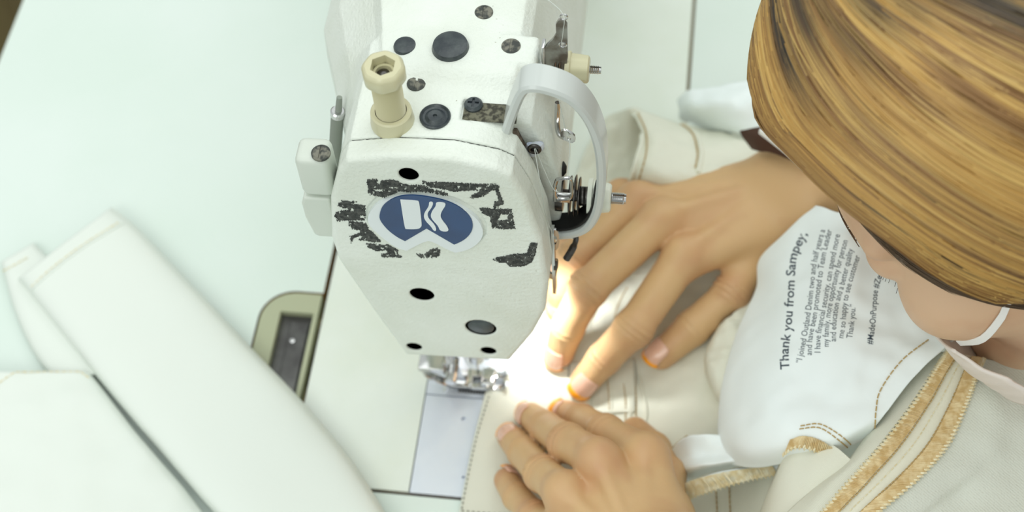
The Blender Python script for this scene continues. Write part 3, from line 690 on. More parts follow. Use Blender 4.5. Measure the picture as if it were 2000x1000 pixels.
# lamp below the head
lamp = MB().lathe((20, 22, 70), (0.25, -.05, -1), [(-8, 6), (0, 6.5), (2, 6), (2, 0)], 28).make('work_lamp', 'lever', sm)
MB().lathe((20.55, 21.9, 67.9), (.25, -.05, -1), [(0, 4.8), (.3, 4.6), (.3, 0)], 24).make('lamp_lens', 'led', lamp)
ll = bpy.data.lights.new('work_lamp_light', 'SPOT'); ll.energy = 0.36; ll.spot_size = math.radians(100); ll.spot_blend = .9; ll.shadow_soft_size = .006; ll.color = (.96, 1, 1)
lo = bpy.data.objects.new('work_lamp_light', ll); col.objects.link(lo); lo.location = Vector((21.6, 21.5, 64))*S
lo.rotation_euler = Vector((.42, .12, -1)).to_track_quat('-Z', 'Y').to_euler(); lo.parent = sm

for o_ in (bed, sl, npl, tt, tray_frame): o_.data.polygons.foreach_set('use_smooth', [False]*len(o_.data.polygons))

# ------------------------------------------------------------------ cloth
#PART cloth
def grid_uv(rows, nu, nv, amp=0, sc=.03, seed=0, edge=True):
    G = np.array(rows, float)                      # rows x cols x (px,py,z)
    W = np.array([[P(*q) for q in r] for r in G])
    A = np.array([catmull(W[:, j], nu) for j in range(W.shape[1])]).transpose(1, 0, 2)
    A = np.array([catmull(A[i], nv) for i in range(nu)])
    if amp:
        for i in range(nu):
            for j in range(nv):
                q = A[i, j]; k = noise.noise((q[0]*sc, q[1]*sc, seed*7.3+q[2]*sc))+.45*noise.noise((q[0]*sc*2.7, q[1]*sc*2.7, seed*3.3))
                A[i, j, 2] += amp*k
    return A
def cloth(name, rows, m, parent, nu=70, nv=70, amp=0.0, sc=.03, seed=0, th=.9, zmin=None):
    A = grid_uv(rows, nu, nv, amp, sc, seed)
    if zmin is not None: A[:, :, 2] = np.maximum(A[:, :, 2], zmin)
    V_ = A.reshape(-1, 3); F__ = [(i*nv+j, i*nv+j+1, (i+1)*nv+j+1, (i+1)*nv+j) for i in range(nu-1) for j in range(nv-1)]
    o = from_arrays(name, V_, F__, m, parent)
    bm = bmesh.new(); bm.from_mesh(o.data); bm.normal_update()
    if sum(f.normal.z for f in bm.faces) < 0: bmesh.ops.reverse_faces(bm, faces=bm.faces)
    bm.to_mesh(o.data); bm.free()
    BV[o.name] = bvh_of(o); o['bv'] = o.name
    if th:
        md = o.modifiers.new('thick', 'SOLIDIFY'); md.thickness = th*S; md.offset = -1
    return o
def bv(o):
    return BV[o['bv']]
def lens(L, R, zmid, zbase, n=None, prof=((0, 0), (.015, .45), (.06, .8), (.2, .98), (.5, 1), (.8, .98), (.94, .8), (.985, .45), (1, 0))):
    n = n or max(len(L), len(R)); L = catmull(np.array(L, float), n); R = catmull(np.array(R, float), n)
    return [[(L[i][0]+(R[i][0]-L[i][0])*s, L[i][1]+(R[i][1]-L[i][1])*s, zbase+(zmid-zbase)*h) for s, h in prof] for i in range(n)]
def stitches(name, bvs, pts, m, parent, ln=2.2, gap=.9, r=.32, off=.25, n=160):
    D = [q for q in drape(bvs, pts, n, off) if q is not None]
    if len(D) < 3: return None
    Q = np.array([q[0] for q in D]); seg = np.linalg.norm(np.diff(Q, axis=0), axis=1)
    ok = seg < 8; cum = np.concatenate([[0], np.cumsum(seg)]); mb = MB(); s = 0
    at = lambda t: np.array([np.interp(t, cum, Q[:, k]) for k in range(3)])
    while s+ln < cum[-1]:
        mb.tube([at(s), at(s+ln*.15)+np.array([0, 0, r*.5]), at(s+ln*.5)+np.array([0, 0, r*.7]), at(s+ln*.85)+np.array([0, 0, r*.5]), at(s+ln)], r, 5); s += ln+gap
    return mb.make(name, m, parent)
def fold_seam(name, bvs, pts, m, parent, r=1.2, n=60, flat=.5):
    D = [q for q in drape(bvs, pts, n, 0) if q is not None]
    mb = MB(); mb.tube([q[0]+np.array([0, 0, .1]) for q in D], r, 10); return mb.make(name, m, parent)

# left: folded trousers on the table
tr = thing('folded_trousers', 'off-white denim trouser legs lying flat with stitched hems, left of the sewing machine', 'trousers', P(250, 800, 0))
legB = cloth('trouser_leg', lens([(2, 512), (26, 600), (60, 680), (100, 740)], [(66, 474), (150, 560), (220, 640), (280, 720)], 9, 1), 'cloth_white', tr, 60, 40, .6, .02, 3, 1.2)
legA = cloth('trouser_leg', lens([(33, 545), (70, 590), (150, 690), (220, 775), (300, 868), (380, 960), (470, 1060), (520, 1120)], [(218, 404), (262, 440), (340, 520), (430, 615), (520, 710), (600, 795), (690, 905), (790, 1060)], 19, 5), 'cloth_white', tr, 90, 60, .9, .018, 4, 1.4)
stitches('hem_stitching', [bv(legA)], [(62, 560), (100, 525), (160, 480), (236, 432)], 'palegold', tr, 2.4, .8, .28)
fold_seam('hem_fold', [bv(legA)], [(60, 566), (103, 528), (163, 483), (240, 436)], 'cloth_white', tr, .8)
stitches('hem_stitching', [bv(legB)], [(6, 530), (30, 517), (60, 500)], 'palegold', tr, 2.4, .8, .28)
tr2 = thing('trousers', 'off-white trouser leg with a rumpled stitched hem in the lower left corner of the table', 'trousers', P(100, 900, 0))
legC = cloth('trouser_leg', lens([(-120, 730), (-130, 800), (-140, 900), (-150, 1000), (-160, 1120)], [(172, 722), (236, 806), (300, 886), (375, 972), (490, 1125)], 17, 9, 9), 'cloth_white', tr2, 90, 70, 3.6, .028, 9, 1.4)
stitches('hem_stitching', [bv(legC)], [(-30, 775), (10, 740), (60, 714), (130, 712), (176, 740)], 'palegold', tr2, 2.4, .8, .28)

# the trousers being sewn
tw = thing('trousers', 'cream denim trousers turned inside out with white printed pocket lining, bunched under the hands', 'trousers', (150, -20, 0))
base = cloth('front_panel', [
    [(1098, 440, 3), (1200, 430, 6), (1330, 420, 14), (1520, 430, 40), (1640, 430, 60)],
    [(1112, 540, 3), (1220, 530, 5), (1340, 520, 12), (1500, 520, 36), (1640, 520, 70)],
    [(1120, 640, 3), (1220, 630, 6), (1340, 620, 12), (1480, 620, 30), (1640, 620, 75)],
    [(1110, 720, 3), (1220, 720, 6), (1340, 715, 12), (1450, 720, 24), (1600, 720, 78)],
    [(1110, 800, 3), (1220, 800, 6), (1330, 800, 10), (1440, 800, 22), (1600, 800, 74)],
    [(1130, 900, 3), (1220, 900, 5), (1320, 890, 10), (1440, 890, 20), (1560, 900, 60)],
    [(1140, 1060, 3), (1240, 1060, 5), (1340, 1060, 10), (1440, 1060, 24), (1560, 1060, 60)]], 'cloth', tw, 100, 90, 2.2, .05, 2, 1.1, zmin=2.2)
flat = cloth('sewn_flap', [
    [(984, 708, 2.2), (1060, 706, 2.4), (1130, 706, 3.5), (1240, 700, 8)],
    [(984, 760, 2.2), (1060, 757, 2.6), (1130, 757, 3.5), (1240, 752, 8)],
    [(984, 812, 2.2), (1060, 810, 2.6), (1130, 808, 3.5), (1240, 805, 8)]], 'cloth', tw, 30, 40, .2, .05, 4, .9, zmin=1.6)
behind = cloth('leg_opening_lower', [
    [(1168, 246, 8), (1196, 222, 20), (1235, 214, 30), (1290, 236, 20)],
    [(1132, 320, 5), (1170, 300, 8), (1225, 290, 10), (1300, 290, 12)],
    [(1112, 400, 4), (1150, 380, 8), (1210, 370, 8), (1300, 370, 12)],
    [(1098, 470, 4), (1150, 450, 7), (1220, 440, 7), (1300, 440, 12)],
    [(1105, 560, 3), (1150, 545, 6), (1220, 540, 7), (1300, 540, 10)]], 'cloth', tw, 60, 50, 2.6, .07, 6, 1.1, zmin=2.4)
leg = cloth('trouser_leg', [
    [(1226, 212, 20), (1246, 236, 44), (1254, 270, 54), (1244, 310, 58), (1232, 350, 50), (1216, 392, 22)],
    [(1250, 214, 22), (1272, 240, 48), (1284, 280, 60), (1276, 325, 62), (1262, 368, 50), (1240, 404, 22)],
    [(1310, 238, 24), (1325, 262, 46), (1335, 300, 58), (1330, 340, 60), (1320, 380, 50), (1300, 420, 20)],
    [(1352, 246, 24), (1366, 270, 44), (1370, 305, 56), (1366, 345, 58), (1360, 385, 48), (1350, 420, 20)],
    [(1420, 256, 26), (1435, 275, 46), (1440, 305, 58), (1440, 345, 58), (1435, 385, 48), (1430, 420, 22)],
    [(1480, 262, 26), (1500, 282, 46), (1510, 312, 54), (1510, 350, 52), (1510, 390, 40), (1510, 420, 20)]], 'cloth', tw, 70, 60, 2.4, .06, 8, 1.6)
stitches('hem_stitching', [bv(leg)], [(1246, 222), (1262, 260), (1262, 300), (1250, 345), (1236, 385)], 'stitch', tw, 2.6, .7, .42)
fold_seam('hem_fold', [bv(leg)], [(1229, 214), (1248, 245), (1254, 275), (1244, 312), (1233, 350), (1217, 385)], 'cloth', tw, 1.5)
stitches('seam_stitching', [bv(leg)], [(1330, 243), (1352, 262), (1362, 300), (1356, 335)], 'stitch', tw, 2.8, .8, .42)
fold_seam('seam_fold', [bv(leg)], [(1338, 243), (1360, 264), (1370, 300), (1364, 338)], 'cloth', tw, 1.3)
pk2 = cloth('pocket_lining', [
    [(1322, 192, 22), (1350, 176, 34), (1420, 162, 44), (1500, 150, 52), (1560, 140, 60)],
    [(1326, 214, 18), (1365, 206, 42), (1430, 200, 56), (1500, 195, 62), (1580, 190, 66)],
    [(1334, 236, 12), (1380, 238, 30), (1440, 240, 50), (1510, 236, 60), (1600, 230, 66)],
    [(1420, 262, 26), (1440, 262, 42), (1470, 262, 52), (1530, 270, 60), (1620, 270, 64)]], 'pocket', tw, 50, 60, 2.4, .07, 12, 1.0)
# seams on the flat part
for pts in ([(1186, 735), (1190, 790), (1188, 840)], [(1216, 735), (1222, 790), (1220, 845)], [(1238, 700), (1242, 790), (1240, 850)], [(1150, 600), (1172, 560), (1200, 540)], [(1196, 650), (1206, 600), (1226, 560)]):
    stitches('seam_stitching', [bv(base)], pts, 'stitch', tw, 1.6, .6, .3)
stitches('seam_stitching', [bv(flat), bv(base)], [(1112, 712), (1110, 740)], 'greystitch', tw, 1.4, .6, .3)
stitches('seam_stitching', [bv(base)], [(1290, 900), (1320, 870), (1345, 850)], 'stitch', tw, 2.2, .4, .45)
for x in (1398, 1424): stitches('seam_stitching', [bv(base)], [(x, 940), (x+3, 1010), (x+5, 1050)], 'stitch', tw, 2, .6, .35)
for pts in ([(1150, 640), (1172, 590), (1206, 540)], [(1189, 735), (1194, 790), (1192, 850)], [(1226, 735), (1231, 790), (1229, 850)], [(1244, 720), (1262, 800), (1256, 850)]):
    fold_seam('seam_fold', [bv(base)], pts, 'cloth', tw, .8)
crump = cloth('side_fold', lens([(1400, 640), (1376, 690), (1382, 745), (1420, 810)], [(1500, 560), (1490, 660), (1500, 760), (1510, 830)], 34, 12, 6), 'cloth', tw, 40, 40, 3.5, .09, 21, 1.0)

pocket = cloth('pocket_lining', [
    [(1590, 412, 72), (1598, 404, 92), (1640, 415, 104), (1700, 430, 104), (1780, 440, 92), (1860, 440, 80)],
    [(1556, 446, 66), (1562, 434, 84), (1610, 455, 104), (1690, 475, 109), (1780, 500, 98), (1880, 500, 84)],
    [(1492, 510, 48), (1490, 500, 66), (1565, 530, 101), (1670, 555, 109), (1780, 570, 104), (1890, 570, 90)],
    [(1486, 572, 42), (1480, 560, 62), (1545, 595, 98), (1650, 635, 108), (1760, 640, 108), (1890, 640, 98)],
    [(1448, 660, 36), (1440, 655, 56), (1520, 690, 93), (1625, 715, 104), (1740, 690, 108), (1852, 672, 110)],
    [(1418, 765, 32), (1412, 760, 50), (1485, 790, 86), (1600, 800, 100), (1700, 775, 105), (1772, 752, 107)],
    [(1412, 850, 28), (1404, 850, 44), (1462, 870, 76), (1560, 868, 92), (1650, 850, 100), (1722, 815, 104)],
    [(1412, 905, 22), (1410, 905, 36), (1464, 912, 60), (1530, 905, 74), (1600, 900, 80), (1690, 860, 88)]], 'pocket', tw, 120, 110, 3.4, .04, 31, .8)
puff = cloth('lining_puff', [
    [(1316, 900, 12), (1310, 884, 24), (1332, 858, 40), (1372, 850, 46), (1420, 852, 44)],
    [(1322, 918, 12), (1318, 905, 26), (1345, 892, 38), (1382, 886, 42), (1430, 880, 52)],
    [(1328, 936, 12), (1326, 925, 24), (1350, 915, 42), (1400, 905, 50), (1470, 900, 52)],
    [(1334, 948, 8), (1335, 942, 16), (1362, 932, 30), (1420, 916, 34), (1510, 904, 38)]], 'pocket', tw, 40, 50, 1.5, .08, 33, .8)
smooth_c = cloth('inner_panel', [
    [(1522, 905, 62), (1540, 872, 82), (1575, 858, 90), (1625, 868, 95), (1668, 905, 97)],
    [(1508, 940, 58), (1530, 912, 80), (1580, 905, 90), (1630, 915, 94), (1690, 930, 96)],
    [(1492, 980, 54), (1515, 960, 76), (1570, 960, 88), (1640, 965, 92), (1700, 970, 94)],
    [(1470, 1040, 50), (1500, 1030, 70), (1560, 1040, 82), (1640, 1040, 90), (1700, 1040, 92)]], 'cloth', tw, 60, 60, 1.2, .04, 41, .9)
left_strip = cloth('fly_facing', [
    [(1500, 1060, 86), (1545, 1070, 100), (1620, 1080, 104)],
    [(1532, 1006, 88), (1570, 1010, 101), (1612, 1010, 105)],
    [(1592, 952, 90), (1615, 950, 101), (1660, 940, 105)],
    [(1650, 905, 92), (1672, 895, 102), (1720, 865, 106)],
    [(1690, 850, 90), (1716, 830, 98), (1770, 800, 106)],
    [(1730, 770, 90), (1765, 750, 98), (1812, 738, 106)],
    [(1780, 700, 90), (1810, 690, 98), (1850, 686, 106)]], 'cloth', tw, 60, 30, .5, .04, 43, .9)
ribbonL = [(1560, 1066), (1600, 1008), (1662, 935), (1722, 868), (1782, 790), (1826, 722), (1852, 684)]
ribbonR = [(1660, 1066), (1706, 1008), (1790, 938), (1852, 868), (1888, 790), (1908, 730), (1920, 700)]
RL = catmull(np.array(ribbonL, float), 9); RR = catmull(np.array(ribbonR, float), 9)
rows = [[tuple(RL[i]+(RR[i]-RL[i])*s)+(107+h,) for s, h in ((0, 0), (.1, 1.2), (.27, .8), (.33, .2), (.5, .8), (.68, .2), (.74, .9), (.9, 1.2), (1, 0))] for i in range(9)]
fly = cloth('fly_tape', rows, 'tape', tw, 120, 60, .5, .05, 47, 1.0)
right_c = cloth('leg_panel', [
    [tuple(RR[i]-(RR[i]-RL[i])*.1)+(105.5,)] + [(a, b, z) for a, b, z in ((RR[i][0]+60, RR[i][1]+10, 103), (RR[i][0]+140, RR[i][1]-10, 98), (2100, RR[i][1]-40, 92), (2220, RR[i][1]-60, 86))] for i in range(9)], 'twill', tw, 90, 70, 3.4, .03, 51, .9)
# overlock edges: rows of slanted threads with bead loops along the edge
def overlock(name, o, A, B, parent, n=150, r=.42, m='gold', beadm='palegold', lift=.5, beads=True, slant=2.0):
    a = [q for q in drape([bv(o)], A, n, lift)]; b = [q for q in drape([bv(o)], B, n, lift)]
    mb = MB(); bd = MB()
    k = 0
    for i in range(n-2):
        if a[i] is None or b[i] is None or a[i+1] is None or b[min(i+2, n-1)] is None: continue
        p, q = a[i][0], b[min(i+int(slant), n-1)][0]
        j = rng.normal()*.15
        mid = (p+q)/2+np.array([0, 0, .5+.2*rng.random()]); mb.tube([p, mid+j*.3, q], r*(.8+.4*rng.random()), 5)
        if beads and i % 3 == 0:
            c_ = b[i][0]; t = nrm(b[i+1][0]-c_) if b[i+1] is not None else np.array([1., 0, 0]); nn = nrm(np.cross([0, 0, 1], t))
            w_ = nrm(q-p)
            bd.tube([c_-w_*1.6+t*.3, c_+np.array([0, 0, .6]), c_+w_*.8+t*.5, c_+t*.9-w_*.6], r*1.25, 6)
    ob = mb.make(name, m, parent)
    if beads and bd.v: bd.make('edge_loops', beadm, ob)
    return ob
def between(s): 
    return [tuple(np.array(ribbonL[i])*(1-s)+np.array(ribbonR[i])*s) for i in range(len(ribbonL))]
overlock('overlock_stitching', fly, between(.27), between(.03), tw, 190)
overlock('overlock_stitching', fly, between(.72), between(.985), tw, 190)
for s, m in ((.29, 'stitch'), (.70, 'stitch')): stitches('seam_stitching', [bv(fly)], between(s), m, tw, 1.5, .5, .3, .5, 200)
stitches('seam_stitching', [bv(fly)], between(.48), 'palegold', tw, 1.6, .7, .2, .2, 200)
# pocket edge stitching
stitches('edge_stitching', [bv(pocket)], [(1708, 838), (1711, 800), (1720, 762), (1760, 706), (1816, 662)], 'stitch', tw, 2.2, .7, .3)
stitches('seam_stitching', [bv(pocket)], [(1562, 838), (1600, 836), (1636, 858), (1662, 880)], 'stitch', tw, 1.8, .6, .28)
stitches('seam_stitching', [bv(pocket)], [(1564, 832), (1602, 829), (1642, 851), (1668, 874)], 'stitch', tw, 1.8, .6, .28)
overlock('overlock_stitching', pocket, [(1546, 858), (1570, 852), (1600, 858), (1632, 874), (1656, 892)], [(1530, 884), (1552, 872), (1588, 874), (1616, 890), (1634, 908)], tw, 48, .34, lift=1.4)
cord = cloth('seam_allowance', [
    [(1318, 952, 26), (1355, 938, 40), (1400, 922, 46), (1460, 912, 50), (1530, 900, 54)],
    [(1326, 962, 27), (1360, 950, 41), (1405, 936, 47), (1465, 924, 50), (1530, 912, 54)],
    [(1340, 976, 22), (1366, 966, 36), (1415, 950, 42), (1470, 936, 46), (1530, 924, 50)]], 'pocket', tw, 20, 60, .3, .06, 61, .8)
overlock('overlock_stitching', cord, [(1328, 952), (1360, 942), (1405, 930), (1465, 918), (1512, 910)], [(1343, 969), (1369, 959), (1415, 943), (1468, 929), (1516, 920)], tw, 70, .36, 'palegold', lift=2.0)
# printed message on the lining
def text_on(s, pts, size, o, m, parent, bold=0.0, off=.12):
    cu = bpy.data.curves.new('t', 'FONT'); cu.body = s; cu.offset = bold; cu.resolution_u = 3; to = bpy.data.objects.new('t', cu); col.objects.link(to)
    dg = bpy.context.evaluated_depsgraph_get(); dg.update(); me = bpy.data.meshes.new_from_object(to.evaluated_get(dg)); bpy.data.objects.remove(to)
    bm = bmesh.new(); bm.from_mesh(me); bmesh.ops.triangulate(bm, faces=bm.faces); bm.to_mesh(me); bm.free()
    co = np.array([v.co[:] for v in me.vertices]); w_ = co[:, 0].max(); pth = smooth_path(pts, 80); sg = np.linalg.norm(np.diff(pth, axis=0), axis=1); cum = np.concatenate([[0], np.cumsum(sg)]); L = cum[-1]
    V_ = []; bad = set()
    for i, (x, y, _) in enumerate(co):
        t = x/w_*L; q = np.array([np.interp(t, cum, pth[:, k]) for k in (0, 1)]); q2 = np.array([np.interp(min(t+1, L), cum, pth[:, k]) for k in (0, 1)]); q1 = np.array([np.interp(max(t-1, 0), cum, pth[:, k]) for k in (0, 1)])
        d = nrm(q2-q1); nn = np.array([d[1], -d[0]]); p_ = q+nn*y*size
        r = cast(bv(o), p_[0], p_[1], off)
        if r is None: bad.add(i); V_.append((0, 0, 0))
        else: V_.append(r[0])
    F__ = [tuple(p.vertices) for p in me.polygons if not (set(p.vertices) & bad)]
    return from_arrays('printed_text', V_, F__, m, parent, smooth=False)
c8 = lambda L: [(x/3.335+1500, y/3.335+420) for x, y in L]
TX = [('Thank you from Sampey,', [(140, 1005), (135, 880), (152, 750), (164, 600), (172, 480), (184, 300), (212, 215), (258, 125)], 26, .012),
      ('\u201cI joined Outland Denim two and half years a', [(218, 968), (243, 850), (270, 700), (292, 540), (316, 330), (345, 200), (374, 100)], 17.5, 0),
      ('and have been promoted to Team Leader', [(285, 915), (292, 800), (322, 640), (350, 430), (382, 240), (418, 100)], 17.5, 0),
      ('I have financial security, can spend more', [(342, 900), (345, 790), (372, 640), (408, 440), (436, 290), (470, 130)], 17.5, 0),
      ('my family, more opportunity for person', [(396, 860), (398, 740), (420, 580), (456, 410), (486, 290), (520, 170)], 17.5, 0),
      ('and education and a better quality', [(442, 825), (446, 700), (462, 590), (492, 480), (520, 370), (556, 225)], 17.5, 0),
      ('me so happy to see customer', [(490, 806), (506, 700), (514, 590), (548, 440), (600, 270)], 17.5, 0),
      ('Thank you.\u201d', [(548, 806), (562, 700), (572, 585)], 17.5, 0),
      ('#MadeOnPurpose #Zero', [(680, 845), (700, 700), (716, 500), (756, 360)], 17.5, .006)]
for s, pts, sz, bd_ in TX: text_on(s, c8(pts), sz*.98, pocket, 'ink', pocket, bd_)

# patch below the presser foot
pa = thing('fabric_patch', 'grey-cream cotton patch with perforated edge stitching, held under the left hand by the presser foot', 'fabric', P(1040, 870, 0))
pc = cloth('patch_cloth', [
    [(948, 765, 3.9), (990, 752, 4.0), (1040, 749, 4.6), (1080, 748, 7.5), (1100, 750, 6.0), (1128, 756, 4.6), (1156, 764, 6)],
    [(938, 805, 3.9), (985, 800, 4.0), (1040, 798, 4.6), (1084, 797, 8.0), (1104, 798, 6.0), (1128, 800, 4.8), (1152, 802, 6)],
    [(922, 870, 3.9), (980, 868, 4), (1040, 866, 4), (1084, 866, 5), (1110, 866, 4.6), (1134, 868, 4.8), (1160, 868, 6)],
    [(908, 940, 3.9), (970, 940, 4), (1040, 940, 4), (1090, 940, 5), (1120, 940, 5), (1150, 940, 5), (1180, 940, 6)],
    [(896, 1004, 3.9), (970, 1008, 4), (1040, 1012, 4), (1090, 1014, 5), (1120, 1014, 5), (1150, 1016, 5), (1190, 1016, 6)]], 'patch', pa, 60, 60, .25, .06, 71, .7)
stitches('perforated_stitching', [bv(pc)], [(955, 775), (932, 850), (915, 925), (901, 1000)], 'greystitch', pa, 1.0, 1.5, .32)
stitches('perforated_stitching', [bv(pc)], [(902, 998), (960, 1003), (1040, 1007)], 'greystitch', pa, 1.0, 1.5, .32)

# ------------------------------------------------------------------ person
#PART person
ps = thing('person', 'seated person with blond-streaked hair and lowered face mask, both hands on the cloth', 'person', (480, 0, -750))
RH = {'wrist': (1570, 362, 62),
 'index': [(1335, 500, 50), (1238, 640, 38), (1180, 700, 19), (1140, 748, 9)],
 'middle': [(1292, 428, 55), (1150, 562, 50), (1108, 640, 26), (1092, 690, 10)],
 'ring': [(1245, 392, 50), (1128, 500, 44), (1098, 560, 24), (1094, 598, 10)],
 'pinky': [(1215, 385, 40), (1130, 450, 34), (1105, 490, 20), (1098, 520, 9)],
 'thumb': [(1500, 450, 45), (1430, 572, 34), (1352, 640, 24), (1290, 693, 15)], 'elbow': (385, 190, 20)}
LH = {'wrist': (1275, 1130, 72),
 'index': [(1262, 888, 64), (1185, 848, 46), (1135, 820, 24), (1100, 806, 11)],
 'middle': [(1170, 898, 70), (1110, 865, 50), (1065, 835, 24), (1035, 812, 10)],
 'ring': [(1103, 963, 64), (1060, 925, 44), (1022, 885, 22), (995, 852, 10)],
 'pinky': [(1088, 1040, 52), (1045, 1010, 36), (1010, 970, 20), (990, 935, 9)],
 'thumb': [(1290, 1010, 48), (1300, 930, 32), (1275, 880, 18), (1240, 842, 10)], 'elbow': (300, -260, 55)}
FR = {'index': (8.8, 8.6, 7.4, 6.2), 'middle': (9.0, 8.7, 7.5, 6.3), 'ring': (8.7, 8.2, 7.1, 6.0), 'pinky': (7.8, 7.2, 6.2, 5.3), 'thumb': (12.0, 9.6, 9.0, 7.2)}
def hand_sdf(H):
    W = P(*H['wrist']); J = {k: [P(*q) for q in H[k]] for k in FR}; E_ = np.array(H['elbow'], float)
    FRS = 1.1 if H is RH else 1.0
    K = [J[k][0] for k in ('index', 'middle', 'ring', 'pinky')]
    palm_n = nrm(np.cross(K[0]-W, K[3]-W)); palm_n = palm_n if palm_n[2] > 0 else -palm_n
    across = nrm(K[0]-K[3]); fwd = nrm((K[1]+K[2])/2-W)
    info = {}
    for k in FR:
        a, b, c, d = J[k]; up = b-(a+d)/2; up = up if k != 'thumb' else palm_n*.5+nrm(np.cross(d-c, across))*0
        tdir = nrm(d-c); dn = up-tdir*np.dot(up, tdir); dn = nrm(dn) if np.linalg.norm(dn) > 1 or k == 'thumb' else palm_n
        if dn[2] < 0: dn = -dn
        info[k] = (c, d, dn)
    def f(p):
        pal = None
        for k in ('index', 'middle', 'ring', 'pinky'):
            a = W+(J[k][0]-W)*.0+across*(8-5.3*['index', 'middle', 'ring', 'pinky'].index(k))
            dd = cap(p, a-palm_n*4, J[k][0]-palm_n*5, 13, 9.0); pal = dd if pal is None else smin(pal, dd, 9)
        # thenar and hypothenar pads
        pal = smin(pal, cap(p, W+across*12-palm_n*8, J['thumb'][0]-palm_n*4, 15, 13), 12)
        pal = smin(pal, cap(p, W-across*14-palm_n*10, K[3]-palm_n*12, 12, 10), 10)
        pal = smin(pal, cap(p, J['thumb'][0], J['index'][0]*.45+W*.55-palm_n*8, 11, 11), 10)
        # forearm, oval at the wrist
        fa = smin(cap(p, W+across*8.5, E_+across*20, 18, 37), cap(p, W-across*8.5, E_-across*20, 18, 37), 10)
        pal = smin(pal, fa, 12)
        for k in ('index', 'middle', 'ring', 'pinky'):          # knuckle and tendon
            pal = smin(pal, cap(p, J[k][0]+palm_n*1.6, J[k][0]+palm_n*2.4+fwd, 6.6), 5)
            pal = smin(pal, cap(p, W*.55+J[k][0]*.45+palm_n*6.4, J[k][0]+palm_n*4.0, 1.6, 2.8), 4.5)
        out = pal
        for k in FR:
            a, b, c, d = J[k]; r = [q_*(FRS if k != 'thumb' else .95) for q_ in FR[k]]; dn = info[k][2]
            fg_ = smin(cap(p, a, b, r[0], r[1]*.95), cap(p, b, c, r[1]*.95, r[2]), 2.5)
            fg_ = smin(fg_, cap(p, c, d, r[2], r[3]), 2.5)
            bn = nrm(b-(a+c)/2) if k != 'thumb' else dn
            fg_ = smin(fg_, np.linalg.norm(p-(b+bn*1.0), axis=1)-r[1]*.98, 3)
            fg_ = smin(fg_, cap(p, c-dn*1.2, d-dn*1.8, r[2]*.82, r[3]*.85), 3)
            # creases over the joints
            for (jn, q0, q1, am) in ((b, a, c, .62), (c, b, d, .4)):
                t = nrm(q1-q0); s_ = (p-jn)@t; g = np.exp(-(s_/(4.8 if am > .5 else 2.8))**2)
                side = np.clip(((p-jn)@dn)/6, 0, 1)
                fg_ = fg_+am*side*g*np.cos(2*math.pi*s_/3.1)*(np.abs(fg_) < 6)
            out = smin(out, fg_, 7 if k != 'thumb' else 9) if False else np.minimum(np.minimum(out, fg_), smin(pal, fg_, 5.5))
        return out
    return f, J, info, W, E_, across, palm_n
def nails(J, info, H):
    for k in FR:
        if H is LH and k == 'thumb': continue
        c, d, dn = info[k]; r = FR[k][3]*((1.1 if k != 'thumb' else .95) if H is RH else 1.0); t = nrm(d-c); s_ = np.cross(t, dn); wn = r*.86
        n1, n2 = 12, 10; V_ = []; F__ = []; Vp = []; Fp = []
        L0, L1 = -r*.8, r*.98
        def pt(u, v, ex=0.0):
            x = (v-.5)*2; al = x*.92; u_ = L0+(L1-L0)*u; ww = 1.0 if u > .25 else .82+.72*u
            rr = r*1.02+.55+ex
            y = dn*(math.cos(al*ww)*rr)+s_*(math.sin(al*ww)*rr)
            drop = 0 if u_ < 0 else (u_/r)**2*r*.30
            round_ = -(abs(x)**2.6)*r*.30*u
            return d+t*(u_+round_)+y-dn*drop+dn*.1
        for i in range(n1):
            for j in range(n2): V_.append(pt(i/(n1-1), j/(n2-1)))
        for i in range(n1-1):
            for j in range(n2-1): F__.append((i*n2+j, i*n2+j+1, (i+1)*n2+j+1, (i+1)*n2+j))
        o = from_arrays('fingernail', V_, F__, 'nail', ps); md = o.modifiers.new('t', 'SOLIDIFY'); md.thickness = .0006; md.offset = 0
        u0 = {0: .78}.get(0); frac = H.get('pol', {}).get(k, .8)
        for i in range(6):
            for j in range(n2): Vp.append(pt(frac+(1.06-frac)*i/5, j/(n2-1), .38))
        for i in range(5):
            for j in range(n2-1): Fp.append((i*n2+j, i*n2+j+1, (i+1)*n2+j+1, (i+1)*n2+j))
        q = from_arrays('nail_polish', Vp, Fp, 'polish', o); md = q.modifiers.new('t', 'SOLIDIFY'); md.thickness = .0005; md.offset = 0
RH['pol'] = {'index': .8, 'middle': .97, 'ring': .6, 'thumb': .92}
LH['pol'] = {'index': .3, 'pinky': .8, 'middle': .96, 'ring': .97, 'thumb': .9}
AV = []; AF = []; off = 0
for H, lo, hi in ((RH, (30, -40, -48), (458, 262, 100)), (LH, (0, -332, -10), (372, -10, 122))):
    f, J, info, W, E_, ac, pn = hand_sdf(H)
    if H is RH: RW, RE, Rac, Rn = W, E_, ac, pn
    V, F_ = surf_nets(f, lo, hi, 1.15 if H is RH else 1.15)
    AV.append(V); AF.append(F_+off); off += len(V)
    nails(J, info, H)

JT = []
for H in (RH, LH):
    for k in FR:
        a, b, c, d = [P(*q) for q in H[k]]; JT += [(a, 11, .5), (b, 8.5, .75), (c, 6.5, .55), (d, 8, .6)]
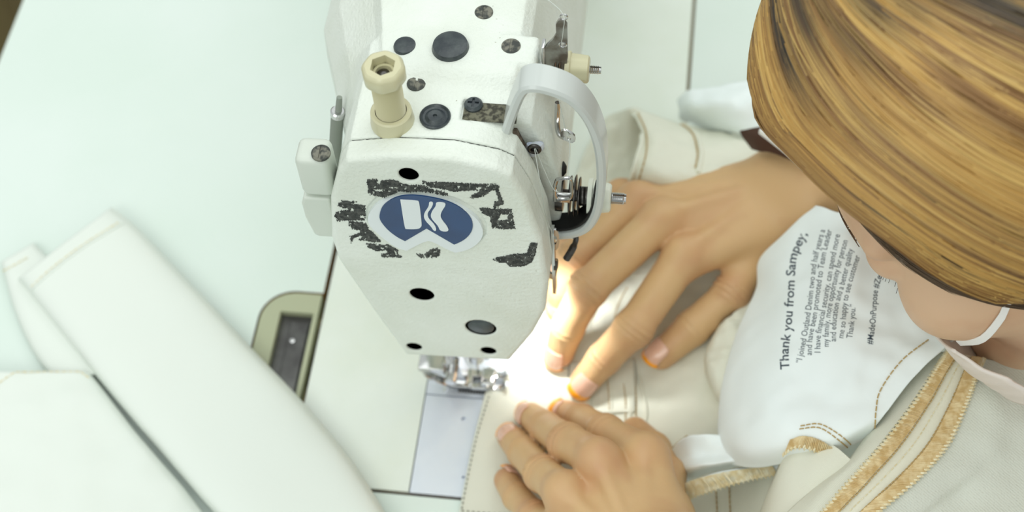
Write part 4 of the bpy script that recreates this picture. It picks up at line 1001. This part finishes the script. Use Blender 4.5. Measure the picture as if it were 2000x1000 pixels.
# head
HF = nrm([-.7425, -.1074, -.6612]); HL = nrm([-.0252, -.9819, .1878]); HL = nrm(HL-HF*np.dot(HL, HF)); HU = np.cross(HF, HL)
HU = HU if HU[2] > 0 else -HU
HT = np.array([235.2, 23.4, 207.3]); HSC = .94; HR = np.array([HF, HL, HU])      # rows: world -> head space
def toW(q): return HT+(HF*q[0]+HL*q[1]+HU*q[2])*HSC
def sdf_head(p):
    q = (p-HT)@HR.T/HSC; a = np.abs(q[:, 1]); qs = np.stack([q[:, 0], a, q[:, 2]], 1)
    d = ell(q, (-6, 0, 38), (94, 75, 82))
    d = smin(d, ell(q, (44, 0, -14), (46, 60, 78)), 14)
    d = smin(d, cap(qs, (20, 46, -58), (74, 12, -88), 18, 15), 16)
    d = smin(d, cap(q, (62, -8, -86), (72, 8, -86), 19), 14)
    d = smin(d, cap(qs, (83, 6, 20), (72, 46, 22), 9, 7), 9)
    d = smin(d, ell(qs, (64, 42, -22), (22, 20, 20)), 14)
    d = smax(d, -ell(qs, (98, 31, 4), (17, 17, 12)), 9)
    d = smin(d, ell(qs, (76, 31, 3), (13, 14, 12.5)), 2.5)
    d = smin(d, cap(q, (88, 0, 8), (98, 0, -24), 5.5, 7.5), 8)
    d = smin(d, ell(q, (95, 0, -27), (9.5, 9.5, 8.5)), 5)
    d = smin(d, ell(qs, (88, 11, -30), (9, 6, 7)), 4)
    d = smin(d, ell(qs, (88, 0, -56), (12, 24, 7)), 6)
    d = smin(d, ell(qs, (90, 0, -66), (10, 20, 6)), 5)
    ear = ell(qs, (-2, 74, -6), (15, 6, 27)); ear = smax(ear, -ell(qs, (1, 81, -3), (8, 4, 16)), 3); d = smin(d, ear, 4)
    # neck
    d = smin(d*HSC, cap(p, toW((-24, 0, -44)), NB, 48, 56), 20)
    return d
NB = np.array([410., 0., 190.])
def sdf_torso(p):
    d = cap(p, NB-np.array([30, 0, -5]), NB, 50, 58)
    for s_ in (1, -1):
        sh = np.array([505, -8+165*s_, 180.]); d = smin(d, cap(p, NB+np.array([20, 0, -12]), sh, 52, 46), 30)
        el = RE if s_ > 0 else np.array([300., -260., 55.])
        d = smin(d, cap(p, sh, el, 46, 39), 20)
        d = smin(d, cap(p, (600, -8+60*s_, -190), (260, -8+110*s_, -200), 82, 62), 25)
        d = smin(d, cap(p, (260, -8+110*s_, -200), (300, -8+120*s_, -660), 55, 40), 15)
        d = smin(d, cap(p, (300, -8+120*s_, -690), (180, -8+130*s_, -715), 42, 32), 12)
    d = smin(d, ell(p, (530, -8, 90), (110, 160, 180)), 40)
    d = smin(d, ell(p, (585, -8, -120), (115, 160, 130)), 40)
    return d
V, F_ = surf_nets(sdf_head, (80, -110, 40), (440, 130, 350), 1.7); k = F_
cen = V[F_].mean(1); keep = (cen-HT)@HU > -200
AV.append(V); AF.append(F_+off); off += len(V)
V, F_ = surf_nets(sdf_torso, (100, -350, -760), (720, 330, 340), 7.0)
AV.append(V); AF.append(F_+off); off += len(V)
bodyp = fast_mesh('body', np.concatenate(AV), np.concatenate(AF), 'skin', ps)
_n = len(bodyp.data.vertices); _co = np.zeros(_n*3, np.float32); bodyp.data.vertices.foreach_get('co', _co); _co = _co.reshape(-1, 3)/S
_red = np.zeros(_n)
for q, r_, a_ in JT: _red = np.maximum(_red, a_*np.exp(-(((_co-q)**2).sum(1))/(r_*r_)))
_mot = np.array([noise.noise(Vector(v_)*.05)+.5*noise.noise(Vector(v_)*.16) for v_ in _co[:]]) if _n < 400000 else np.zeros(_n)
_red = np.clip(_red+.35*_mot, 0, 1)[:, None]
_fc = np.clip((np.linalg.norm(_co-HT, axis=1) < 150)*1.0, 0, 1)[:, None]
_basec = np.array(rgb(208, 171, 124)[:3]); _redc = np.array(rgb(188, 128, 96)[:3]); _facec = np.array(rgb(219, 184, 152)[:3])
_c = _basec*(1-_fc)+_facec*_fc; _c = _c*(1-_red)+_redc*_red
_ca = bodyp.data.color_attributes.new('tone', 'FLOAT_COLOR', 'POINT'); _ca.data.foreach_set('color', np.concatenate([_c, np.ones((_n, 1))], 1).astype(np.float32).ravel())
def snap(q, off=.3):
    q = np.array(q, float)
    for _ in range(5):
        d_ = sdf_head(q[None])[0]; g_ = np.array([sdf_head((q+e_)[None])[0]-sdf_head((q-e_)[None])[0] for e_ in np.eye(3)*.4]); q = q-nrm(g_)*(d_-off)
    return q
def sdf_shirt(p):
    d = sdf_torso(p)-6; d = np.maximum(d, -(p[:, 2]+150)); 
    d = smax(d, 80-(np.linalg.norm(p-np.array([375, 0, 200]), axis=1)), 4)
    d = np.maximum(d, -(p[:, 0]-395+0*p[:, 1])); return d
V, F_ = surf_nets(sdf_shirt, (380, -330, -160), (720, 320, 330), 6.0); fast_mesh('shirt', V, F_, 'shirt', ps)
def sdf_tr(p): return smax(smax(sdf_torso(p)-5, p[:, 2]+140, 4), -(p[:, 2]+650), 4)
V, F_ = surf_nets(sdf_tr, (100, -300, -670), (720, 280, -130), 7.0); fast_mesh('trousers', V, F_, 'trousers', ps)

# hair: an underlayer over the skull and strands combed across it
HE_c = np.array([-4., 0., 38.])*.94; HE_r = np.array([106., 88., 95.])*.94
def ray_ell(px, py, sc=1.0):
    o = (CAM-HT)@HR.T; d = ray(px, py)@HR.T; o = (o-HE_c)/(HE_r*sc); d = d/(HE_r*sc)
    A_ = d@d; B_ = o@d; C_ = o@o-1; D_ = B_*B_-A_*C_
    t = (-B_-math.sqrt(max(D_, 0)))/A_
    q = o+d*t
    if D_ < 0: q = q/np.linalg.norm(q)
    return HT+(q*HE_r*sc+HE_c)@HR
rim = [(1466, 130), (1494, 230), (1556, 296), (1640, 376), (1744, 454), (1866, 542), (2000, 592), (2100, 612)]
RP = np.array([(ray_ell(*q)-HT)@HR.T for q in rim]); cn = RP.mean(0); u_, s_, vt = np.linalg.svd(RP-cn); pn_ = vt[2]
if pn_@(HE_c+np.array([-30, 0, 40])-cn) < 0: pn_ = -pn_
def sdf_hair(p):
    q = (p-HT)@HR.T; d = ell(q, HE_c, HE_r*.965)
    d = smax(d, -((q-cn)@pn_)+1.5, 5)
    d = smin(d, smax(ell(q, (-60, 0, -10), (52, 70, 80)), 20+(q[:, 0]), 6), 14)
    return d
V, F_ = surf_nets(sdf_hair, (60, -130, 40), (420, 150, 380), 2.2)
hairo = fast_mesh('hair', V, F_, 'hairbase', ps)
G_ = [[(1478, -60), (1462, 20), (1461, 120), (1488, 232), (1548, 303), (1632, 384), (1736, 461), (1862, 549), (2008, 598), (2140, 618)],
      [(1500, -70), (1494, 20), (1512, 130), (1560, 234), (1638, 316), (1738, 398), (1856, 480), (1994, 548), (2160, 598)],
      [(1530, -80), (1540, 20), (1578, 120), (1650, 226), (1750, 320), (1860, 400), (1990, 470), (2180, 530)],
      [(1570, -90), (1606, 10), (1670, 100), (1760, 196), (1870, 280), (2000, 356), (2200, 430)],
      [(1610, -100), (1690, 0), (1790, 76), (1890, 146), (2010, 216), (2220, 320)],
      [(1660, -110), (1780, -20), (1890, 40), (2010, 98), (2240, 200)],
      [(1740, -120), (1880, -60), (2010, -10), (2250, 90)]]
GS = np.array([catmull(np.array(g, float), 40) for g in G_])
hv = []; hf = []; hc = []
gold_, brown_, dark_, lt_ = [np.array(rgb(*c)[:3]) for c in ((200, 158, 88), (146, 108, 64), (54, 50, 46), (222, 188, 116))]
NS = 3400
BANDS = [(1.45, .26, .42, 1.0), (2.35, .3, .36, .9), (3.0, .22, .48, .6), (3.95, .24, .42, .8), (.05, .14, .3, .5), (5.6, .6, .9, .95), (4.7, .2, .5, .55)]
for si in range(NS):
    g = rng.random()*(len(G_)-1) if si > 260 else rng.random()*.25
    i = min(int(g), len(G_)-2); path = GS[i]*(1-(g-i))+GS[i+1]*(g-i)
    sh = rng.normal(size=2)*5; wob = rng.normal(size=2)*4; dep = 1.0+rng.random()*.035-.005
    t0 = int(rng.random()*10) if rng.random() < .3 else 0; t1 = 40-(int(rng.random()*12) if rng.random() < .3 else 0)
    pts = []; rr = .42+.4*rng.random()
    for k in range(t0, t1):
        t = k/39; q = path[k]+sh*(.5+t)+wob*math.sin(t*5+si); 
        if g < .3 and q is not None: q = q+np.array([.4, -.3])*6
        pts.append(ray_ell(q[0], q[1], dep))
    pts = np.array(pts); T = np.gradient(pts, axis=0); n0 = len(hv)
    for k in range(len(pts)):
        d = nrm(T[k]); nn = nrm(pts[k]-HT-HE_c@HR); sd = nrm(np.cross(d, nn)); nn = np.cross(sd, d); tp = rr*min(1, (k+1)/4, (len(pts)-k)/6)
        hv += [pts[k]+sd*tp, pts[k]-sd*tp*.5+nn*tp*.8, pts[k]-sd*tp*.5-nn*tp*.8]
        t = (k+t0)/39
        n1 = noise.noise((g*5.2, t*1.6, 1.3)); n2 = noise.noise((g*17, t*2.2, 5.1)); n3 = rng.normal()*0
        m_ = np.clip(.5+1.5*n1+.6*n2, 0, 1); c_ = brown_*(1-m_)+gold_*m_
        c_ = c_*(1-np.clip(n2*1.6, 0, .7))+lt_*np.clip(n2*1.6, 0, .7)
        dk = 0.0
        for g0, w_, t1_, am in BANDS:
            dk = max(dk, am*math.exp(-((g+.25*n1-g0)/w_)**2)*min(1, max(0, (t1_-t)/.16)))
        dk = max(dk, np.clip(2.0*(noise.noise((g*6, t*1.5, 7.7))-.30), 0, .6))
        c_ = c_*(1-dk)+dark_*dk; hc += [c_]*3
        if k: 
            a = n0+(k-1)*3; b = n0+k*3
            hf += [(a, a+1, b+1, b), (a+1, a+2, b+2, b+1), (a+2, a, b, b+2)]
UG = np.array([(1660, 420), (1706, 452), (1755, 488), (1806, 520), (1866, 556), (1944, 586), (2060, 612)], float)  # path of dark strands that paint the hair's shadow onto the face
bvh_body = bvh_of(bodyp)
for si in range(230):
    f0 = rng.random()*.6; f1 = min(1, f0+.3+.4*rng.random()); pts = []; o_ = rng.random()**1.5*26
    for k in range(14):
        t = f0+(f1-f0)*k/13; u = t*6; i = min(int(u), 5); q = UG[i]*(1-(u-i))+UG[i+1]*(u-i)
        q = q+np.array([-.45, .9])*(o_*(math.sin(math.pi*t)**.7)-12+6*k/13); r_ = cast(bvh_body, q[0], q[1], .5+.5*math.sin(si))
        if r_ is None or np.linalg.norm(r_[0]-HT) > 140: break
        pts.append(r_[0])
    if len(pts) < 14: continue
    pts = np.array(pts); T = np.gradient(pts, axis=0); n0 = len(hv)
    for k in range(14):
        d = nrm(T[k]); sd = nrm(np.cross(d, HF)); nn = np.cross(sd, d); tp = .2*min(1, (k+1)/4)*min(1, (14-k)/5)
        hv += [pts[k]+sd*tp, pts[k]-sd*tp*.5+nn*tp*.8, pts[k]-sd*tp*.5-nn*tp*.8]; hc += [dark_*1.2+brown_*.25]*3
        if k:
            a = n0+(k-1)*3; b = n0+k*3; hf += [(a, a+1, b+1, b), (a+1, a+2, b+2, b+1), (a+2, a, b, b+2)]
so = fast_mesh('hair_strands', np.array(hv), np.array(hf), 'hair', hairo)
ca = so.data.color_attributes.new('strand', 'FLOAT_COLOR', 'POINT')
if len(so.data.vertices) == len(hc):
    ca.data.foreach_set('color', np.concatenate([np.array(hc), np.ones((len(hc), 1))], 1).astype(np.float32).ravel())

# brows and lashes
def tubes(name, lst, r, m, parent):
    mb = MB()
    for L in lst: mb.tube(smooth_path(L, 7), r, 5)
    return mb.make(name, m, parent)
for s_ in (1, -1):
    tubes('eyebrow', [[snap(toW((95, s_*(12+x), 20+.25*x-.006*x*x+rng.normal()*1.2)), .1), snap(toW((95, s_*(15+x), 22+.25*x-.006*x*x)), .5), snap(toW((94, s_*(18+x), 22.5+.2*x-.006*x*x)), .6)] for x in np.linspace(0, 30, 46)], .2, 'browhair', ps)
    rts = [snap(toW((92, s_*(19+x), -4.5-.02*(x-12)**2)), .1) for x in np.linspace(2, 24, 18)]
    tubes('eyelashes', [[q, q+HF*.9-HU*1.0, q+HF*1.9-HU*1.8+HL*s_*.4] for q in rts], .11, 'brow', ps)

# face mask, pulled below the nose
def mask_pt(u, v):        # u across -1..1, v 0 top .. 1 bottom
    bb = min(1, max(0, (v-.08)/.4)); bb = bb*bb*(3-2*bb)
    al = u*(1.04+.34*bb); y = 66*math.sin(al)*(1-.04*v)
    x = 58+(36+6*bb)*math.cos(al)-7*v; y = y*(1+.02*bb)
    if v < .3: x += (1-v/.3)*6*math.exp(-(u/.25)**2)
    z = -42-43*v+(8 if abs(u) > .6 else 0)*(abs(u)-.6)+ (5*math.exp(-(u/.3)**2))*(1-v)
    return toW((x, y, z))
nu_, nv_ = 40, 22
Vm = [mask_pt(-1+2*i/(nu_-1), j/(nv_-1))+HU*.35*math.sin(j*1.2)+HF*.35*math.sin(j*1.25) for i in range(nu_) for j in range(nv_)]
Fm = [(i*nv_+j, i*nv_+j+1, (i+1)*nv_+j+1, (i+1)*nv_+j) for i in range(nu_-1) for j in range(nv_-1)]
mk = from_arrays('face_mask', Vm, Fm, 'mask', ps); md = mk.modifiers.new('t', 'SOLIDIFY'); md.thickness = .0012; md.offset = 0
for s_ in (1, -1):
    a = snap(mask_pt(s_*.97, .08), 1.4); b_ = snap(toW((8, s_*84, -6)), 2.0); q = smooth_path([a]+[snap(a*(1-t)+b_*t, 1.2) for t in (.2, .4, .6, .8)]+[b_], 20)
    MB().ribbon(q, HU, 3.8, 1.0, .3).make('mask_strap', 'strap', mk)
# dark sleeve edge with a pale trim above the right forearm
sl_ = cloth('sleeve', [
    [(1444, 256, 72), (1470, 250, 80), (1500, 246, 84), (1540, 250, 86)],
    [(1450, 268, 70), (1474, 268, 82), (1506, 270, 88), (1560, 290, 90)],
    [(1468, 292, 66), (1484, 296, 78), (1512, 300, 84), (1580, 330, 88)]], 'brown', ps, 20, 24, 0, th=1.5)
tq = smooth_path([P(1484, 256, 94), P(1510, 276, 96), P(1540, 300, 97), P(1572, 330, 98)], 16)
MB().ribbon(tq, (0, 0, 1), 3.4, 1.2, .3).make('sleeve_trim', 'strap', ps)

# ------------------------------------------------------------------ thread
#PART thread
th = []
th1 = [on(1058, -10, 1, 60), on(1099, 26, 1, 33), on(1100, 60, 1, 32.2), on(1097, 88, 1, 32.5), on(1108, 96, 1, 34)]
th2 = [on(1092, 196, 1, 16), on(1104, 250, 1, 13.5), on(1112, 270, 1, 13), on(1110, 330, 1, 4), on(1104, 352, 1, -1)]
th3 = [on(1046, 290, 1, .2), on(1062, 330, 1, -1), on(1080, 368, 1, -2), on(1092, 376, 1, -1.5)]
th4 = [on(1044, 290, 1, .2), on(1054, 350, 1, -7), on(1066, 420, 1, -9), on(1082, 470, 1, -7.2), on(1080, 525, 1, -8)]
tm = MB()
for L in (th1, th2, th3, th4): tm.tube(smooth_path(L, 16), .17, 6)
to = tm.make('sewing_thread', 'thread'); to['label'] = 'thin white upper thread running through the guides on the right side of the machine head'; to['category'] = 'thread'
